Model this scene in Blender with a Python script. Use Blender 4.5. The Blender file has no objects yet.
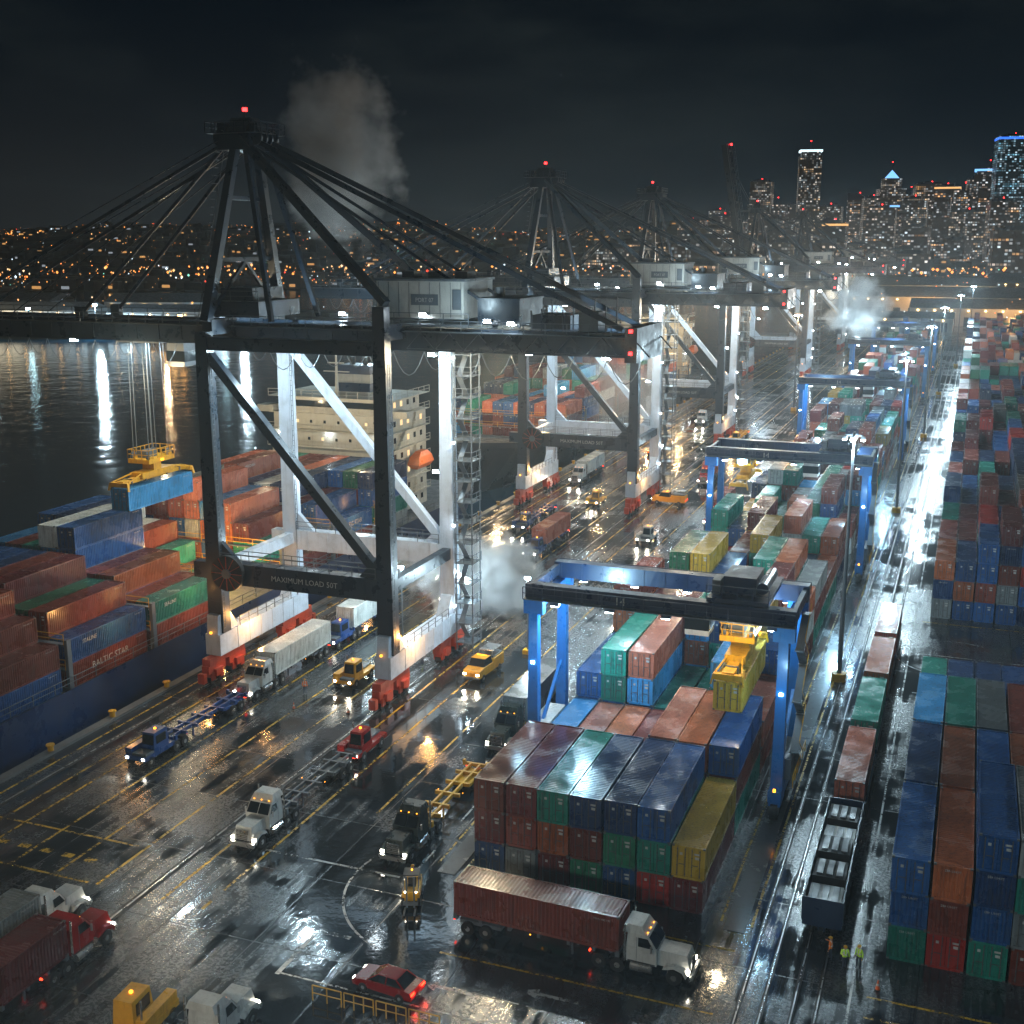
import bpy, math, random, bmesh
from mathutils import Vector, Matrix, noise as mnoise
random.seed(7)
scene=bpy.context.scene
COL=scene.collection
rad=math.radians

# ---------------------------------------------------------------- node helpers
def new_mat(name):
    m=bpy.data.materials.new(name); m.use_nodes=True
    nt=m.node_tree
    for n in list(nt.nodes): nt.nodes.remove(n)
    out=nt.nodes.new('ShaderNodeOutputMaterial')
    return m,nt,out
def nd(nt,typ,ins=None,**at):
    n=nt.nodes.new(typ)
    for k,v in at.items(): setattr(n,k,v)
    if ins:
        for k,v in ins.items():
            s=n.inputs[k]
            if isinstance(v,bpy.types.NodeSocket): nt.links.new(v,s)
            else: s.default_value=v
    return n
def math_(nt,op,a,b=None,c=None,clamp=False):
    n=nt.nodes.new('ShaderNodeMath'); n.operation=op; n.use_clamp=clamp
    for i,v in enumerate((a,b,c)):
        if v is None: continue
        if isinstance(v,bpy.types.NodeSocket): nt.links.new(v,n.inputs[i])
        else: n.inputs[i].default_value=v
    return n.outputs[0]
def mix(nt,fac,a,b,blend='MIX'):
    n=nt.nodes.new('ShaderNodeMix'); n.data_type='RGBA'; n.blend_type=blend
    for idx,v in ((0,fac),(6,a),(7,b)):
        if isinstance(v,bpy.types.NodeSocket): nt.links.new(v,n.inputs[idx])
        else:
            if idx>0 and len(v)==3: v=(*v,1)
            n.inputs[idx].default_value=v
    return n.outputs[2]
def ramp(nt,fac,stops):
    n=nt.nodes.new('ShaderNodeMapRange'); n.interpolation_type='SMOOTHSTEP'
    nt.links.new(fac,n.inputs[0])
    n.inputs[1].default_value=stops[0];n.inputs[2].default_value=stops[1]
    n.inputs[3].default_value=stops[2];n.inputs[4].default_value=stops[3]
    return n.outputs[0]
def noise(nt,vec,scale,detail=4,rough=.55):
    n=nd(nt,'ShaderNodeTexNoise',{'Scale':scale,'Detail':detail,'Roughness':rough})
    nt.links.new(vec,n.inputs['Vector'])
    return n.outputs[0]
def paint(name,col,rough=.45,grime=.35,metal=0,scale=.6):
    m,nt,out=new_mat(name)
    tc=nd(nt,'ShaderNodeTexCoord').outputs['Object']
    n1=noise(nt,tc,scale,5,.68)
    mp=nd(nt,'ShaderNodeMapping',{'Vector':tc,'Scale':(3,3,.35)}).outputs[0]
    n2=noise(nt,mp,scale*2,3)
    g=math_(nt,'MULTIPLY',ramp(nt,n1,(.45,.75,0,1)),grime)
    g2=math_(nt,'MULTIPLY',ramp(nt,n2,(.5,.8,0,1)),grime)
    dirt=(col[0]*.35+.02,col[1]*.3+.013,col[2]*.3+.01)
    c=mix(nt,g,col,dirt); c=mix(nt,g2,c,dirt)
    b=nd(nt,'ShaderNodeBsdfPrincipled',{'Base Color':c,'Metallic':metal})
    nt.links.new(ramp(nt,n1,(.3,.7,rough*.6,min(1,rough*1.3))),b.inputs['Roughness'])
    nt.links.new(b.outputs[0],out.inputs[0])
    return m
def worn(name,col,keep=.5):
    m,nt,out=new_mat(name)
    pos=nd(nt,'ShaderNodeNewGeometry').outputs['Position']
    n=noise(nt,pos,.35,5,.75); n2=noise(nt,pos,3.5,3,.7)
    f=math_(nt,'ADD',math_(nt,'MULTIPLY',n,.6),math_(nt,'MULTIPLY',n2,.4))
    k=ramp(nt,f,(keep-.07,keep+.07,1,0))
    b=nd(nt,'ShaderNodeBsdfPrincipled',{'Base Color':(*col,1),'Roughness':.35})
    t=nd(nt,'ShaderNodeBsdfTransparent')
    ms=nd(nt,'ShaderNodeMixShader',{0:k,1:t.outputs[0],2:b.outputs[0]})
    nt.links.new(ms.outputs[0],out.inputs[0]); return m
def emis(name,col,st,sample=False):
    m,nt,out=new_mat(name)
    e=nd(nt,'ShaderNodeEmission',{'Color':(*col,1),'Strength':st})
    nt.links.new(e.outputs[0],out.inputs[0])
    m.cycles.emission_sampling='AUTO' if sample else 'NONE'
    return m
def glass(name,col=(.01,.014,.018)):
    m,nt,out=new_mat(name)
    tc=nd(nt,'ShaderNodeTexCoord').outputs['Object']
    n=noise(nt,tc,3)
    b=nd(nt,'ShaderNodeBsdfPrincipled',{'Base Color':(*col,1)})
    nt.links.new(ramp(nt,n,(.3,.7,.04,.14)),b.inputs['Roughness'])
    nt.links.new(b.outputs[0],out.inputs[0]); return m

# ---------------------------------------------------------------- mesh builder
class MB:
    def __init__(s): s.v=[];s.f=[];s.m=[];s.T=None
    def add(s,vs,fs,m=0):
        o=len(s.v)
        if s.T is not None: vs=[tuple(s.T@Vector(v)) for v in vs]
        s.v.extend(vs)
        for f in fs: s.f.append(tuple(o+i for i in f)); s.m.append(m)
    def box(s,x0,x1,y0,y1,z0,z1,m=0):
        s.add([(x0,y0,z0),(x1,y0,z0),(x1,y1,z0),(x0,y1,z0),(x0,y0,z1),(x1,y0,z1),(x1,y1,z1),(x0,y1,z1)],
              [(3,2,1,0),(4,5,6,7),(0,1,5,4),(1,2,6,5),(2,3,7,6),(3,0,4,7)],m)
    def cb(s,cx,cy,cz,sx,sy,sz,m=0): s.box(cx-sx/2,cx+sx/2,cy-sy/2,cy+sy/2,cz-sz/2,cz+sz/2,m)
    def beam(s,p,q,w,h,m=0,w2=None,h2=None):
        p=Vector(p);q=Vector(q);d=(q-p)
        if d.length<1e-6: return
        d.normalize()
        up=Vector((0,0,1)) if abs(d.z)<.9 else Vector((0,1,0))
        a=d.cross(up).normalized(); b=a.cross(d).normalized()
        w2=w2 or w;h2=h2 or h
        vs=[]
        for c,ww,hh in((p,w,h),(q,w2,h2)):
            for sx,sy in((-1,-1),(1,-1),(1,1),(-1,1)): vs.append(tuple(c+a*sx*ww/2+b*sy*hh/2))
        s.add(vs,[(3,2,1,0),(4,5,6,7),(0,1,5,4),(1,2,6,5),(2,3,7,6),(3,0,4,7)],m)
    def cyl(s,p,q,r,m=0,n=8,r2=None):
        p=Vector(p);q=Vector(q);d=(q-p)
        if d.length<1e-6: return
        d.normalize()
        up=Vector((0,0,1)) if abs(d.z)<.9 else Vector((0,1,0))
        a=d.cross(up).normalized(); b=a.cross(d).normalized(); r2=r if r2 is None else r2
        vs=[];fs=[]
        for i in range(n):
            t=2*math.pi*i/n; e=a*math.cos(t)+b*math.sin(t)
            vs.append(tuple(p+e*r)); vs.append(tuple(q+e*r2))
        for i in range(n):
            j=(i+1)%n; fs.append((2*i,2*j,2*j+1,2*i+1))
        fs.append(tuple(2*i for i in range(n))[::-1]); fs.append(tuple(2*i+1 for i in range(n)))
        s.add(vs,fs,m)
    def poly(s,pts,r,m=0,n=5):
        for a,b in zip(pts[:-1],pts[1:]): s.cyl(a,b,r,m,n)
    def prism(s,prof,x0,x1,m=0):
        n=len(prof); vs=[(x0,y,z) for y,z in prof]+[(x1,y,z) for y,z in prof]
        fs=[(i,(i+1)%n,n+(i+1)%n,n+i) for i in range(n)]+[tuple(range(n))[::-1],tuple(range(n,2*n))]
        s.add(vs,fs,m)
    def frus(s,b0,b1,m=0):
        vs=[(b[x],b[y],b[4]) for b in(b0,b1) for x,y in((0,2),(1,2),(1,3),(0,3))]
        s.add(vs,[(3,2,1,0),(4,5,6,7),(0,1,5,4),(1,2,6,5),(2,3,7,6),(3,0,4,7)],m)
    def rail(s,p,q,m=0,h=1.1,step=2.5,t=.07):
        p=Vector(p);q=Vector(q);L=(q-p).length;n=max(1,int(L/step));up=Vector((0,0,1))
        for i in range(n+1):
            a=p.lerp(q,i/n); s.beam(a,a+up*h,t,t,m)
        s.beam(p+up*h,q+up*h,t,t,m); s.beam(p+up*h*.5,q+up*h*.5,t*.8,t*.8,m)
    def mesh(s,name,mats):
        me=bpy.data.meshes.new(name); me.from_pydata(s.v,[],s.f)
        for m in mats: me.materials.append(m)
        me.polygons.foreach_set('material_index',s.m)
        me.update()
        return me
    def obj(s,name,mats,loc=(0,0,0),rot=0,bevel=0):
        return inst(name,s.mesh(name,mats),loc,rot,bevel)
def inst(name,me,loc=(0,0,0),rot=0,bevel=0,color=None,parent=None):
    o=bpy.data.objects.new(name,me); COL.objects.link(o)
    o.location=loc;o.rotation_euler=(0,0,rad(rot))
    if bevel:
        b=o.modifiers.new('bevel','BEVEL'); b.width=bevel;b.segments=2;b.limit_method='ANGLE'
    if color: o.color=(*color,1)
    if parent: o.parent=parent
    return o
def lamp(name,loc,power,col=(.82,.92,1),r=.35,typ='POINT',parent=None,rot=None,angle=120,blend=.6):
    l=bpy.data.lights.new(name,typ); l.energy=power;l.color=col;l.shadow_soft_size=r
    if typ=='SPOT': l.spot_size=rad(angle); l.spot_blend=blend
    o=bpy.data.objects.new(name,l); COL.objects.link(o); o.location=loc
    if rot: o.rotation_euler=rot
    if parent: o.parent=parent
    return o
COOL=(.64,.88,1.0); BLUE=(.42,.76,1.0); WARM=(1,.48,.14); NEUT=(1,.80,.5)

# ---------------------------------------------------------------- materials
M_dark=paint('crane_dark_paint_and_shade',(.012,.022,.036),.38,.3)  # dark crane tops; on near frames it paints in shade
M_white=paint('crane_white_paint',(.42,.48,.56),.4,.45,scale=.35)
M_grey=paint('grey_steel',(.09,.105,.12),.45,.4)
M_red=paint('red_bogie_paint',(.42,.04,.012),.5,.55)
M_beige=paint('machinery_house_paint',(.40,.39,.36),.5,.35)
M_blue=paint('rtg_blue_paint',(.018,.15,.44),.38,.35)
M_navy=paint('navy_paint',(.007,.022,.06),.4,.3)
M_yellow=paint('yellow_paint',(.62,.31,.01),.45,.55)
M_black=paint('rubber',(.012,.012,.013),.7,.2)
M_chrome=paint('bare_steel',(.4,.4,.4),.3,.3,metal=.8)
M_glass=glass('cab_glass')
M_wp=paint('white_vehicle_paint',(.48,.48,.46),.35,.5)
M_rp=paint('red_vehicle_paint',(.26,.010,.010),.25,.35)
M_bp=paint('blue_vehicle_paint',(.012,.05,.18),.35,.35)
M_kp=paint('dark_vehicle_paint',(.02,.03,.028),.35,.3)
E_lamp=emis('floodlight_lens',(.8,.93,1),70)
E_warm=emis('warm_lamp_lens',(1,.6,.22),25)
E_head=emis('headlight_lens',(1,.93,.75),45)
E_tail=emis('tail_light_lens',(1,.03,.01),10)
E_amber=emis('amber_beacon_lens',(1,.33,.02),6)
E_red=emis('aviation_light_lens',(1,.02,.02),12)
E_win=emis('lit_cabin_window',(1,.7,.35),1.3)

def container_mat():
    m,nt,out=new_mat('container_paint')
    oi=nd(nt,'ShaderNodeObjectInfo')
    tc=nd(nt,'ShaderNodeTexCoord').outputs['Object']
    off=nd(nt,'ShaderNodeCombineXYZ')
    r=math_(nt,'MULTIPLY',oi.outputs['Random'],400)
    for i in range(3): nt.links.new(r,off.inputs[i])
    p=nd(nt,'ShaderNodeVectorMath',{0:tc,1:off.outputs[0]},operation='ADD').outputs[0]
    n1=noise(nt,p,.45,5,.62)
    mp=nd(nt,'ShaderNodeMapping',{'Vector':p,'Scale':(4,4,.3)}).outputs[0]
    n2=noise(nt,mp,1.2,3,.6)
    n3=noise(nt,p,4.5,4,.78)
    hv=nd(nt,'ShaderNodeHueSaturation',{'Color':oi.outputs['Color'],'Saturation':1.0})
    nt.links.new(math_(nt,'MULTIPLY_ADD',oi.outputs['Random'],.65,.55),hv.inputs['Value'])
    c=mix(nt,ramp(nt,n1,(.45,.8,0,.4)),hv.outputs[0],(.07,.062,.058))
    c=mix(nt,ramp(nt,n2,(.48,.75,0,.6)),c,(.03,.026,.024))
    c=mix(nt,ramp(nt,n3,(.60,.70,0,.75)),c,(.09,.028,.012))
    geo=nd(nt,'ShaderNodeNewGeometry')
    nz=nd(nt,'ShaderNodeSeparateXYZ',{0:geo.outputs['Normal']}).outputs[2]
    top=ramp(nt,nz,(.6,.9,0,1))
    wet=ramp(nt,n1,(.38,.62,0,1))
    rr=math_(nt,'MULTIPLY_ADD',wet,-.2,.40)
    rr=math_(nt,'SUBTRACT',rr,math_(nt,'MULTIPLY',top,.08))
    topc=mix(nt,math_(nt,'MULTIPLY',top,.15),c,(.09,.09,.09))
    b=nd(nt,'ShaderNodeBsdfPrincipled',{'Base Color':topc,'Roughness':rr})
    nt.links.new(b.outputs[0],out.inputs[0]); return m
M_cont=container_mat()
M_logo=paint('stencil_white',(.45,.45,.43),.5,.7,scale=2)
M_fit=paint('container_fittings',(.09,.09,.09),.45,.5)

def text_geo(txt,size):
    cu=bpy.data.curves.new('t','FONT'); cu.body=txt; cu.size=size; cu.resolution_u=2
    cu.align_x='CENTER';cu.align_y='CENTER'
    o=bpy.data.objects.new('t',cu); COL.objects.link(o)
    dg=bpy.context.evaluated_depsgraph_get(); dg.update()
    me=bpy.data.meshes.new_from_object(o.evaluated_get(dg))
    vs=[tuple(v.co) for v in me.vertices]; fs=[tuple(p.vertices) for p in me.polygons]
    bpy.data.objects.remove(o); bpy.data.curves.remove(cu); bpy.data.meshes.remove(me)
    return vs,fs
def put_text(mb,txt,size,fn,m):
    vs,fs=text_geo(txt,size); mb.add([fn(x,y) for x,y,z in vs],fs,m)

# ---------------------------------------------------------------- containers
CL,CW,CH=12.19,2.44,2.59
def container_mesh(name,L,logo=None,big=False):
    b=MB(); hw=CW/2; hl=L/2
    for x in(-1,1):
        for y in(-1,1):
            b.cb(x*(hw-.08),y*(hl-.08),CH/2,.16,.16,CH,0)
        b.cb(x*(hw-.05),0,.1,.1,L-.32,.2,0); b.cb(x*(hw-.05),0,CH-.06,.1,L-.32,.12,0)
    for y in(-1,1):
        b.cb(0,y*(hl-.06),.1,CW-.32,.12,.2,0); b.cb(0,y*(hl-.06),CH-.07,CW-.32,.12,.14,0)
    for x in(-1,1):
        for y in(-1,1):
            for z in(.06,CH-.055): b.cb(x*(hw-.085),y*(hl-.085),z,.182,.182,.125,2)
    pitch=.278; n=int((L-.32)/pitch); pitch=(L-.32)/n
    def strip(fn,n,pitch,length,dep):
        vs=[];fs=[];y=-length/2;pts=[]
        for i in range(n):
            y0=y+i*pitch
            pts+= [(y0,0),(y0+pitch*.26,0),(y0+pitch*.5,dep),(y0+pitch*.76,dep)]
        pts.append((y+n*pitch,0))
        for a,d in pts: vs.append(fn(a,d,0)); vs.append(fn(a,d,1))
        for i in range(len(pts)-1): fs.append((2*i,2*i+2,2*i+3,2*i+1))
        b.add(vs,fs,0)
    for x in(-1,1):
        strip(lambda a,d,t:(x*(hw-.015-d),a,.2+t*(CH-.32)),n,pitch,L-.32,.07)
    strip(lambda a,d,t:((-1+2*t)*(hw-.1),a,CH-.03-d*.5),n,pitch,L-.2,.06)
    b.box(-hw+.1,hw-.1,-hl+.1,hl-.1,.1,.16,0)
    ne=8
    strip(lambda a,d,t:(a,hl-.02-d,.2+t*(CH-.34)),ne,(CW-.32)/ne,CW-.32,.05)
    for x in(-1,1):
        b.cb(x*.535,-hl+.07,CH/2+.02,1.04,.05,CH-.38,0)
        for k in(.22,.78):
            xx=x*(.02+k*1.04)
            b.cyl((xx,-hl+.02,.16),(xx,-hl+.02,CH-.14),.032,2,6)
            for z in(.35,1.0,1.7,2.3): b.cb(xx,-hl+.03,z,.12,.05,.05,2)
        b.cb(x*.5,-hl+.0,1.15,.42,.03,.05,2)
        for z in(.5,1.0,1.5,2.0): b.cb(x*.56,-hl+.043,z,.9,.01,.05,0)
    b.cb(.62,-hl+.036,2.05,.45,.008,.14,1); b.cb(.62,-hl+.036,1.75,.3,.008,.2,1); b.cb(-.55,-hl+.036,1.95,.2,.008,.2,1)
    if logo:
        sz=1.0 if big else .6
        put_text(b,logo,sz,lambda x,y:(hw+.002,x+(0 if big else -L*.25),CH*.5+y+(.1 if big else .5)),1)
        put_text(b,logo,sz,lambda x,y:(-hw-.002,-x+(0 if big else L*.25),CH*.5+y+(.1 if big else .5)),1)
    put_text(b,'TRHU 482 193',.2,lambda x,y:(hw+.002,x+L*.4,CH*.85+y),1)
    put_text(b,'TRHU 482',.24,lambda x,y:(x,hl+.004,CH*.85+y),1)
    return b.mesh(name,[M_cont,M_logo,M_fit])
CM=[container_mesh('container_plain',CL),container_mesh('container_plain2',CL,'SEALINE'),
    container_mesh('container_logo',CL,'BALTIC STAR',big=True),container_mesh('container_logo2',CL,'MERIDIAN')]
CMW=[0]*12+[1,1,2,3,3]
CM20=container_mesh('container_short',6.06)
PAL={'br':(.22,.045,.028),'ma':(.13,.020,.020),'or':(.44,.115,.04),'sa':(.46,.14,.085),'bl':(.015,.09,.28),
     'nv':(.012,.04,.12),'te':(.015,.23,.17),'gr':(.015,.15,.08),'ye':(.52,.34,.04),'wh':(.5,.52,.5),'lb':(.04,.25,.52),
     'gy':(.16,.18,.19),'rd':(.38,.028,.02)}
KEYS=['br']*6+['ma']*5+['or']*3+['sa']*3+['bl']*5+['nv']*4+['te']*3+['gr']*2+['ye']+['wh']*3+['lb']*3+['gy']*2+['rd']*2
def cont(x,y,z,key=None,rot=None,me=None,short=False):
    key=key or random.choice(KEYS)
    if me is None: me=CM20 if short else CM[random.choice(CMW)]
    if rot is None: rot=random.choice((0,0,0,180))
    return inst('shipping_container',me,(x+random.uniform(-.05,.05),y+random.uniform(-.12,.12),z),rot+random.uniform(-.25,.25),color=PAL[key])
def stack(x,y0,z,n,keys=None,rot=None):
    if keys is None and random.random()<.18 and n>0:
        for yy in(y0+3.03,y0+9.15):
            for i in range(n): cont(x,yy,z+i*CH,short=True)
        return
    for i in range(n):
        k=keys[i] if keys else None
        cont(x,y0+CL/2,z+i*CH,k,rot if rot is not None else None,CM[0] if keys else None)
P=2.585; BY=12.62
CX=[-31.75+i*P for i in range(7)]
front=[['nv','ma','br'],['gy','br','ma'],['ma','or','te'],['gr','br','nv'],['bl','gr','nv'],['rd','te','bl'],['ma','ye']]
for i,ks in enumerate(front): stack(CX[i],78.3,0,len(ks),ks,0)
bay2=[['br','lb'],['bl','sa'],['te','or'],['gy','br'],['te','ma','sa'],['br','ma','or'],['te','br','bl']]
for i,ks in enumerate(bay2): stack(CX[i],78.3+BY,0,len(ks),ks,0)
bay3=[['bl','nv','bl'],['nv','bl','te','te'],['te','bl','lb','sa'],['bl','te'],['br','te'],['te','br','te','lb'],['br','sa']]
for i,ks in enumerate(bay3): stack(CX[i],78.3+2*BY,0,len(ks),ks,0)
y=78.3+3*BY; bay=3
while y<330:
    if bay in(8,17): y+=9
    for i,x in enumerate(CX):
        n=random.choice((2,2,3,3,4,4,3,2)) if bay>3 else random.choice((3,4,4,5))
        stack(x,y,0,n)
    y+=BY;bay+=1
RX=[-.95+i*P for i in range(8)]
rh=[3,3,4,4,5,4,5,4]
y=77.4;b_=0
while y<330:
    if b_==4: y=159
    dom=random.choice((None,'br','nv','bl','ma'))
    for i,x in enumerate(RX):
        n=max(2,min(5,rh[i]+random.choice((-1,0,0,0,1))))
        if b_==2: n=min(n,3)
        if b_==3: n=min(n,2)
        ks=[random.choice(['te','bl','rd','br','bl','gy','nv','bl','or','ma','nv','ma']) if (dom is None or random.random()<.55) else dom for _ in range(n)]
        if b_==0:
            ks={0:['te','bl','bl'],1:['rd','br','or'],2:['te','bl','nv','bl'],3:['br','gy','te','wh']}.get(i,ks)
            n=len(ks)
        if b_==1: ks={0:['nv','bl','nv'],1:['ma','br','or'],2:['bl','nv','bl'],3:['br','ma','or']}.get(i,ks); n=len(ks)
        if b_==2: ks={0:['te','br','lb'],1:['br','bl','te'],2:['bl','wh','gy'],3:['rd','te','br']}.get(i,ks); n=len(ks)
        stack(x,y,0,n,ks)
    y+=BY;b_+=1
def far_stacks():
    b=MB(); mats=[paint('far_container_'+k,PAL[k],.4,.3) for k in('br','ma','or','bl','nv','te','wh','sa','gr')]
    def fs(x,y,n):
        for i in range(n): b.box(x-1.2,x+1.2,y+.15,y+CL,i*CH+.03,(i+1)*CH,random.choice((0,0,0,1,1,1,2,3,3,4,4,4,5,6,7,8)))
    yy=332
    while yy<640:
        if not 425<yy<440:
            for x in CX: fs(x,yy,random.choice((1,2,3,4)))
            for k in range(16): fs(-.95+k*P,yy,random.choice((3,4,4,5)))
        yy+=BY
    for k in range(12):
        for j in range(8): fs(60+k*P,420+j*BY,random.choice((2,3,4)))
    b.obj('distant_container_stacks',mats)
far_stacks()

# ---------------------------------------------------------------- ground
def asphalt():
    m,nt,out=new_mat('wet_asphalt')
    pos=nd(nt,'ShaderNodeNewGeometry').outputs['Position']
    big=noise(nt,pos,.035,2,.5)
    med=noise(nt,pos,.16,6,.62)
    fine=noise(nt,pos,4,4,.75)
    mp=nd(nt,'ShaderNodeMapping',{'Vector':pos,'Scale':(1.3,.03,1)}).outputs[0]
    streak=noise(nt,mp,.9,4,.65)
    sep=nd(nt,'ShaderNodeSeparateXYZ',{0:pos})
    def joint(a,w,t):
        fr=math_(nt,'FRACT',math_(nt,'DIVIDE',a,w))
        return math_(nt,'LESS_THAN',fr,t/w)
    j=math_(nt,'MAXIMUM',joint(sep.outputs[0],7.3,.10),joint(sep.outputs[1],9.1,.10))
    wv=nd(nt,'ShaderNodeVectorMath',{0:pos},operation='ADD')
    cn=nd(nt,'ShaderNodeTexNoise',{'Vector':pos,'Scale':.5,'Detail':3})
    nt.links.new(nd(nt,'ShaderNodeVectorMath',{0:cn.outputs[1],1:(3,3,0)},operation='MULTIPLY').outputs[0],wv.inputs[1])
    vor=nd(nt,'ShaderNodeTexVoronoi',{'Scale':.11,'Vector':wv.outputs[0]},feature='DISTANCE_TO_EDGE')
    crack=math_(nt,'LESS_THAN',vor.outputs[0],.007)
    patch=nd(nt,'ShaderNodeTexVoronoi',{'Vector':pos,'Scale':.07},distance='CHEBYCHEV')
    pv=nd(nt,'ShaderNodeSeparateColor',{0:patch.outputs['Color']}).outputs[0]
    c=mix(nt,ramp(nt,pv,(.50,.53,0,.6)),(.025,.031,.038),(.062,.064,.064))
    c=mix(nt,ramp(nt,pv,(.22,.2,0,.6)),c,(.012,.014,.017))
    c=mix(nt,ramp(nt,streak,(.42,.62,0,.75)),c,(.010,.013,.017))
    c=mix(nt,ramp(nt,med,(.45,.75,0,.5)),c,(.06,.058,.052))
    c=mix(nt,math_(nt,'MULTIPLY',math_(nt,'MAXIMUM',j,crack),.85),c,(.006,.007,.008))
    w=math_(nt,'ADD',math_(nt,'MULTIPLY',big,.45),math_(nt,'MULTIPLY',med,.55))
    w=math_(nt,'ADD',w,math_(nt,'MULTIPLY',math_(nt,'SUBTRACT',streak,.5),.3))
    wet=ramp(nt,w,(.455,.545,0,1))
    c=mix(nt,math_(nt,'MULTIPLY',wet,.7),c,(.008,.011,.014))
    rdry=ramp(nt,fine,(.3,.7,.18,.36))
    rough=math_(nt,'ADD',math_(nt,'MULTIPLY',rdry,math_(nt,'SUBTRACT',1,wet)),math_(nt,'MULTIPLY',wet,.07))
    rough=math_(nt,'ADD',rough,math_(nt,'MULTIPLY',j,.2))
    rip=noise(nt,pos,1.3,2,.5)
    h=math_(nt,'MULTIPLY',fine,math_(nt,'SUBTRACT',1,math_(nt,'MULTIPLY',wet,.9)))
    hh=math_(nt,'ADD',h,math_(nt,'MULTIPLY',rip,.8))
    bp=nd(nt,'ShaderNodeBump',{'Strength':.45,'Distance':.024,'Height':hh})
    b=nd(nt,'ShaderNodeBsdfPrincipled',{'Base Color':c,'Roughness':rough,'IOR':1.6,'Normal':bp.outputs[0]})
    nt.links.new(b.outputs[0],out.inputs[0]); return m
M_asph=asphalt()
M_conc=paint('quay_concrete',(.10,.10,.10),.5,.5,scale=.3)
g=MB()
g.add([(-79,-400,0),(3000,-400,0),(3000,1300,0),(-79,1300,0)],[(0,1,2,3)])
g.obj('ground',[M_asph])
q=MB()
q.box(-80,-79,-400,1300,-6,.25,0)
for i in range(-20,120): 
    q.cb(-80.25,i*9.0,-1.6,.5,1.6,2.6,1)
    q.cyl((-79.5,i*9+3,.25),(-79.5,i*9+3,.75),.28,2,8); q.cyl((-79.5,i*9+3,.75),(-79.5,i*9+3,.9),.42,2,8)
q.obj('quay_wall',[M_conc,M_black,M_yellow])

def water():
    m,nt,out=new_mat('harbour_water')
    pos=nd(nt,'ShaderNodeNewGeometry').outputs['Position']
    a=noise(nt,pos,.12,3,.55); c=noise(nt,pos,.6,3,.6)
    hh=math_(nt,'ADD',a,math_(nt,'MULTIPLY',c,.3))
    bp=nd(nt,'ShaderNodeBump',{'Strength':.6,'Distance':.42,'Height':hh})
    b=nd(nt,'ShaderNodeBsdfPrincipled',{'Base Color':(.003,.03,.06,1),'Roughness':.09,'IOR':1.333,'Normal':bp.outputs[0]})
    nt.links.new(b.outputs[0],out.inputs[0]); return m
w=MB(); w.add([(-6000,-500,-4),(-79.5,-500,-4),(-79.5,1301,-4),(3000,1301,-4),(3000,5000,-4),(-6000,5000,-4)],[(0,1,2,5),(2,3,4,5)])
w.obj('water',[water()])

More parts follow.
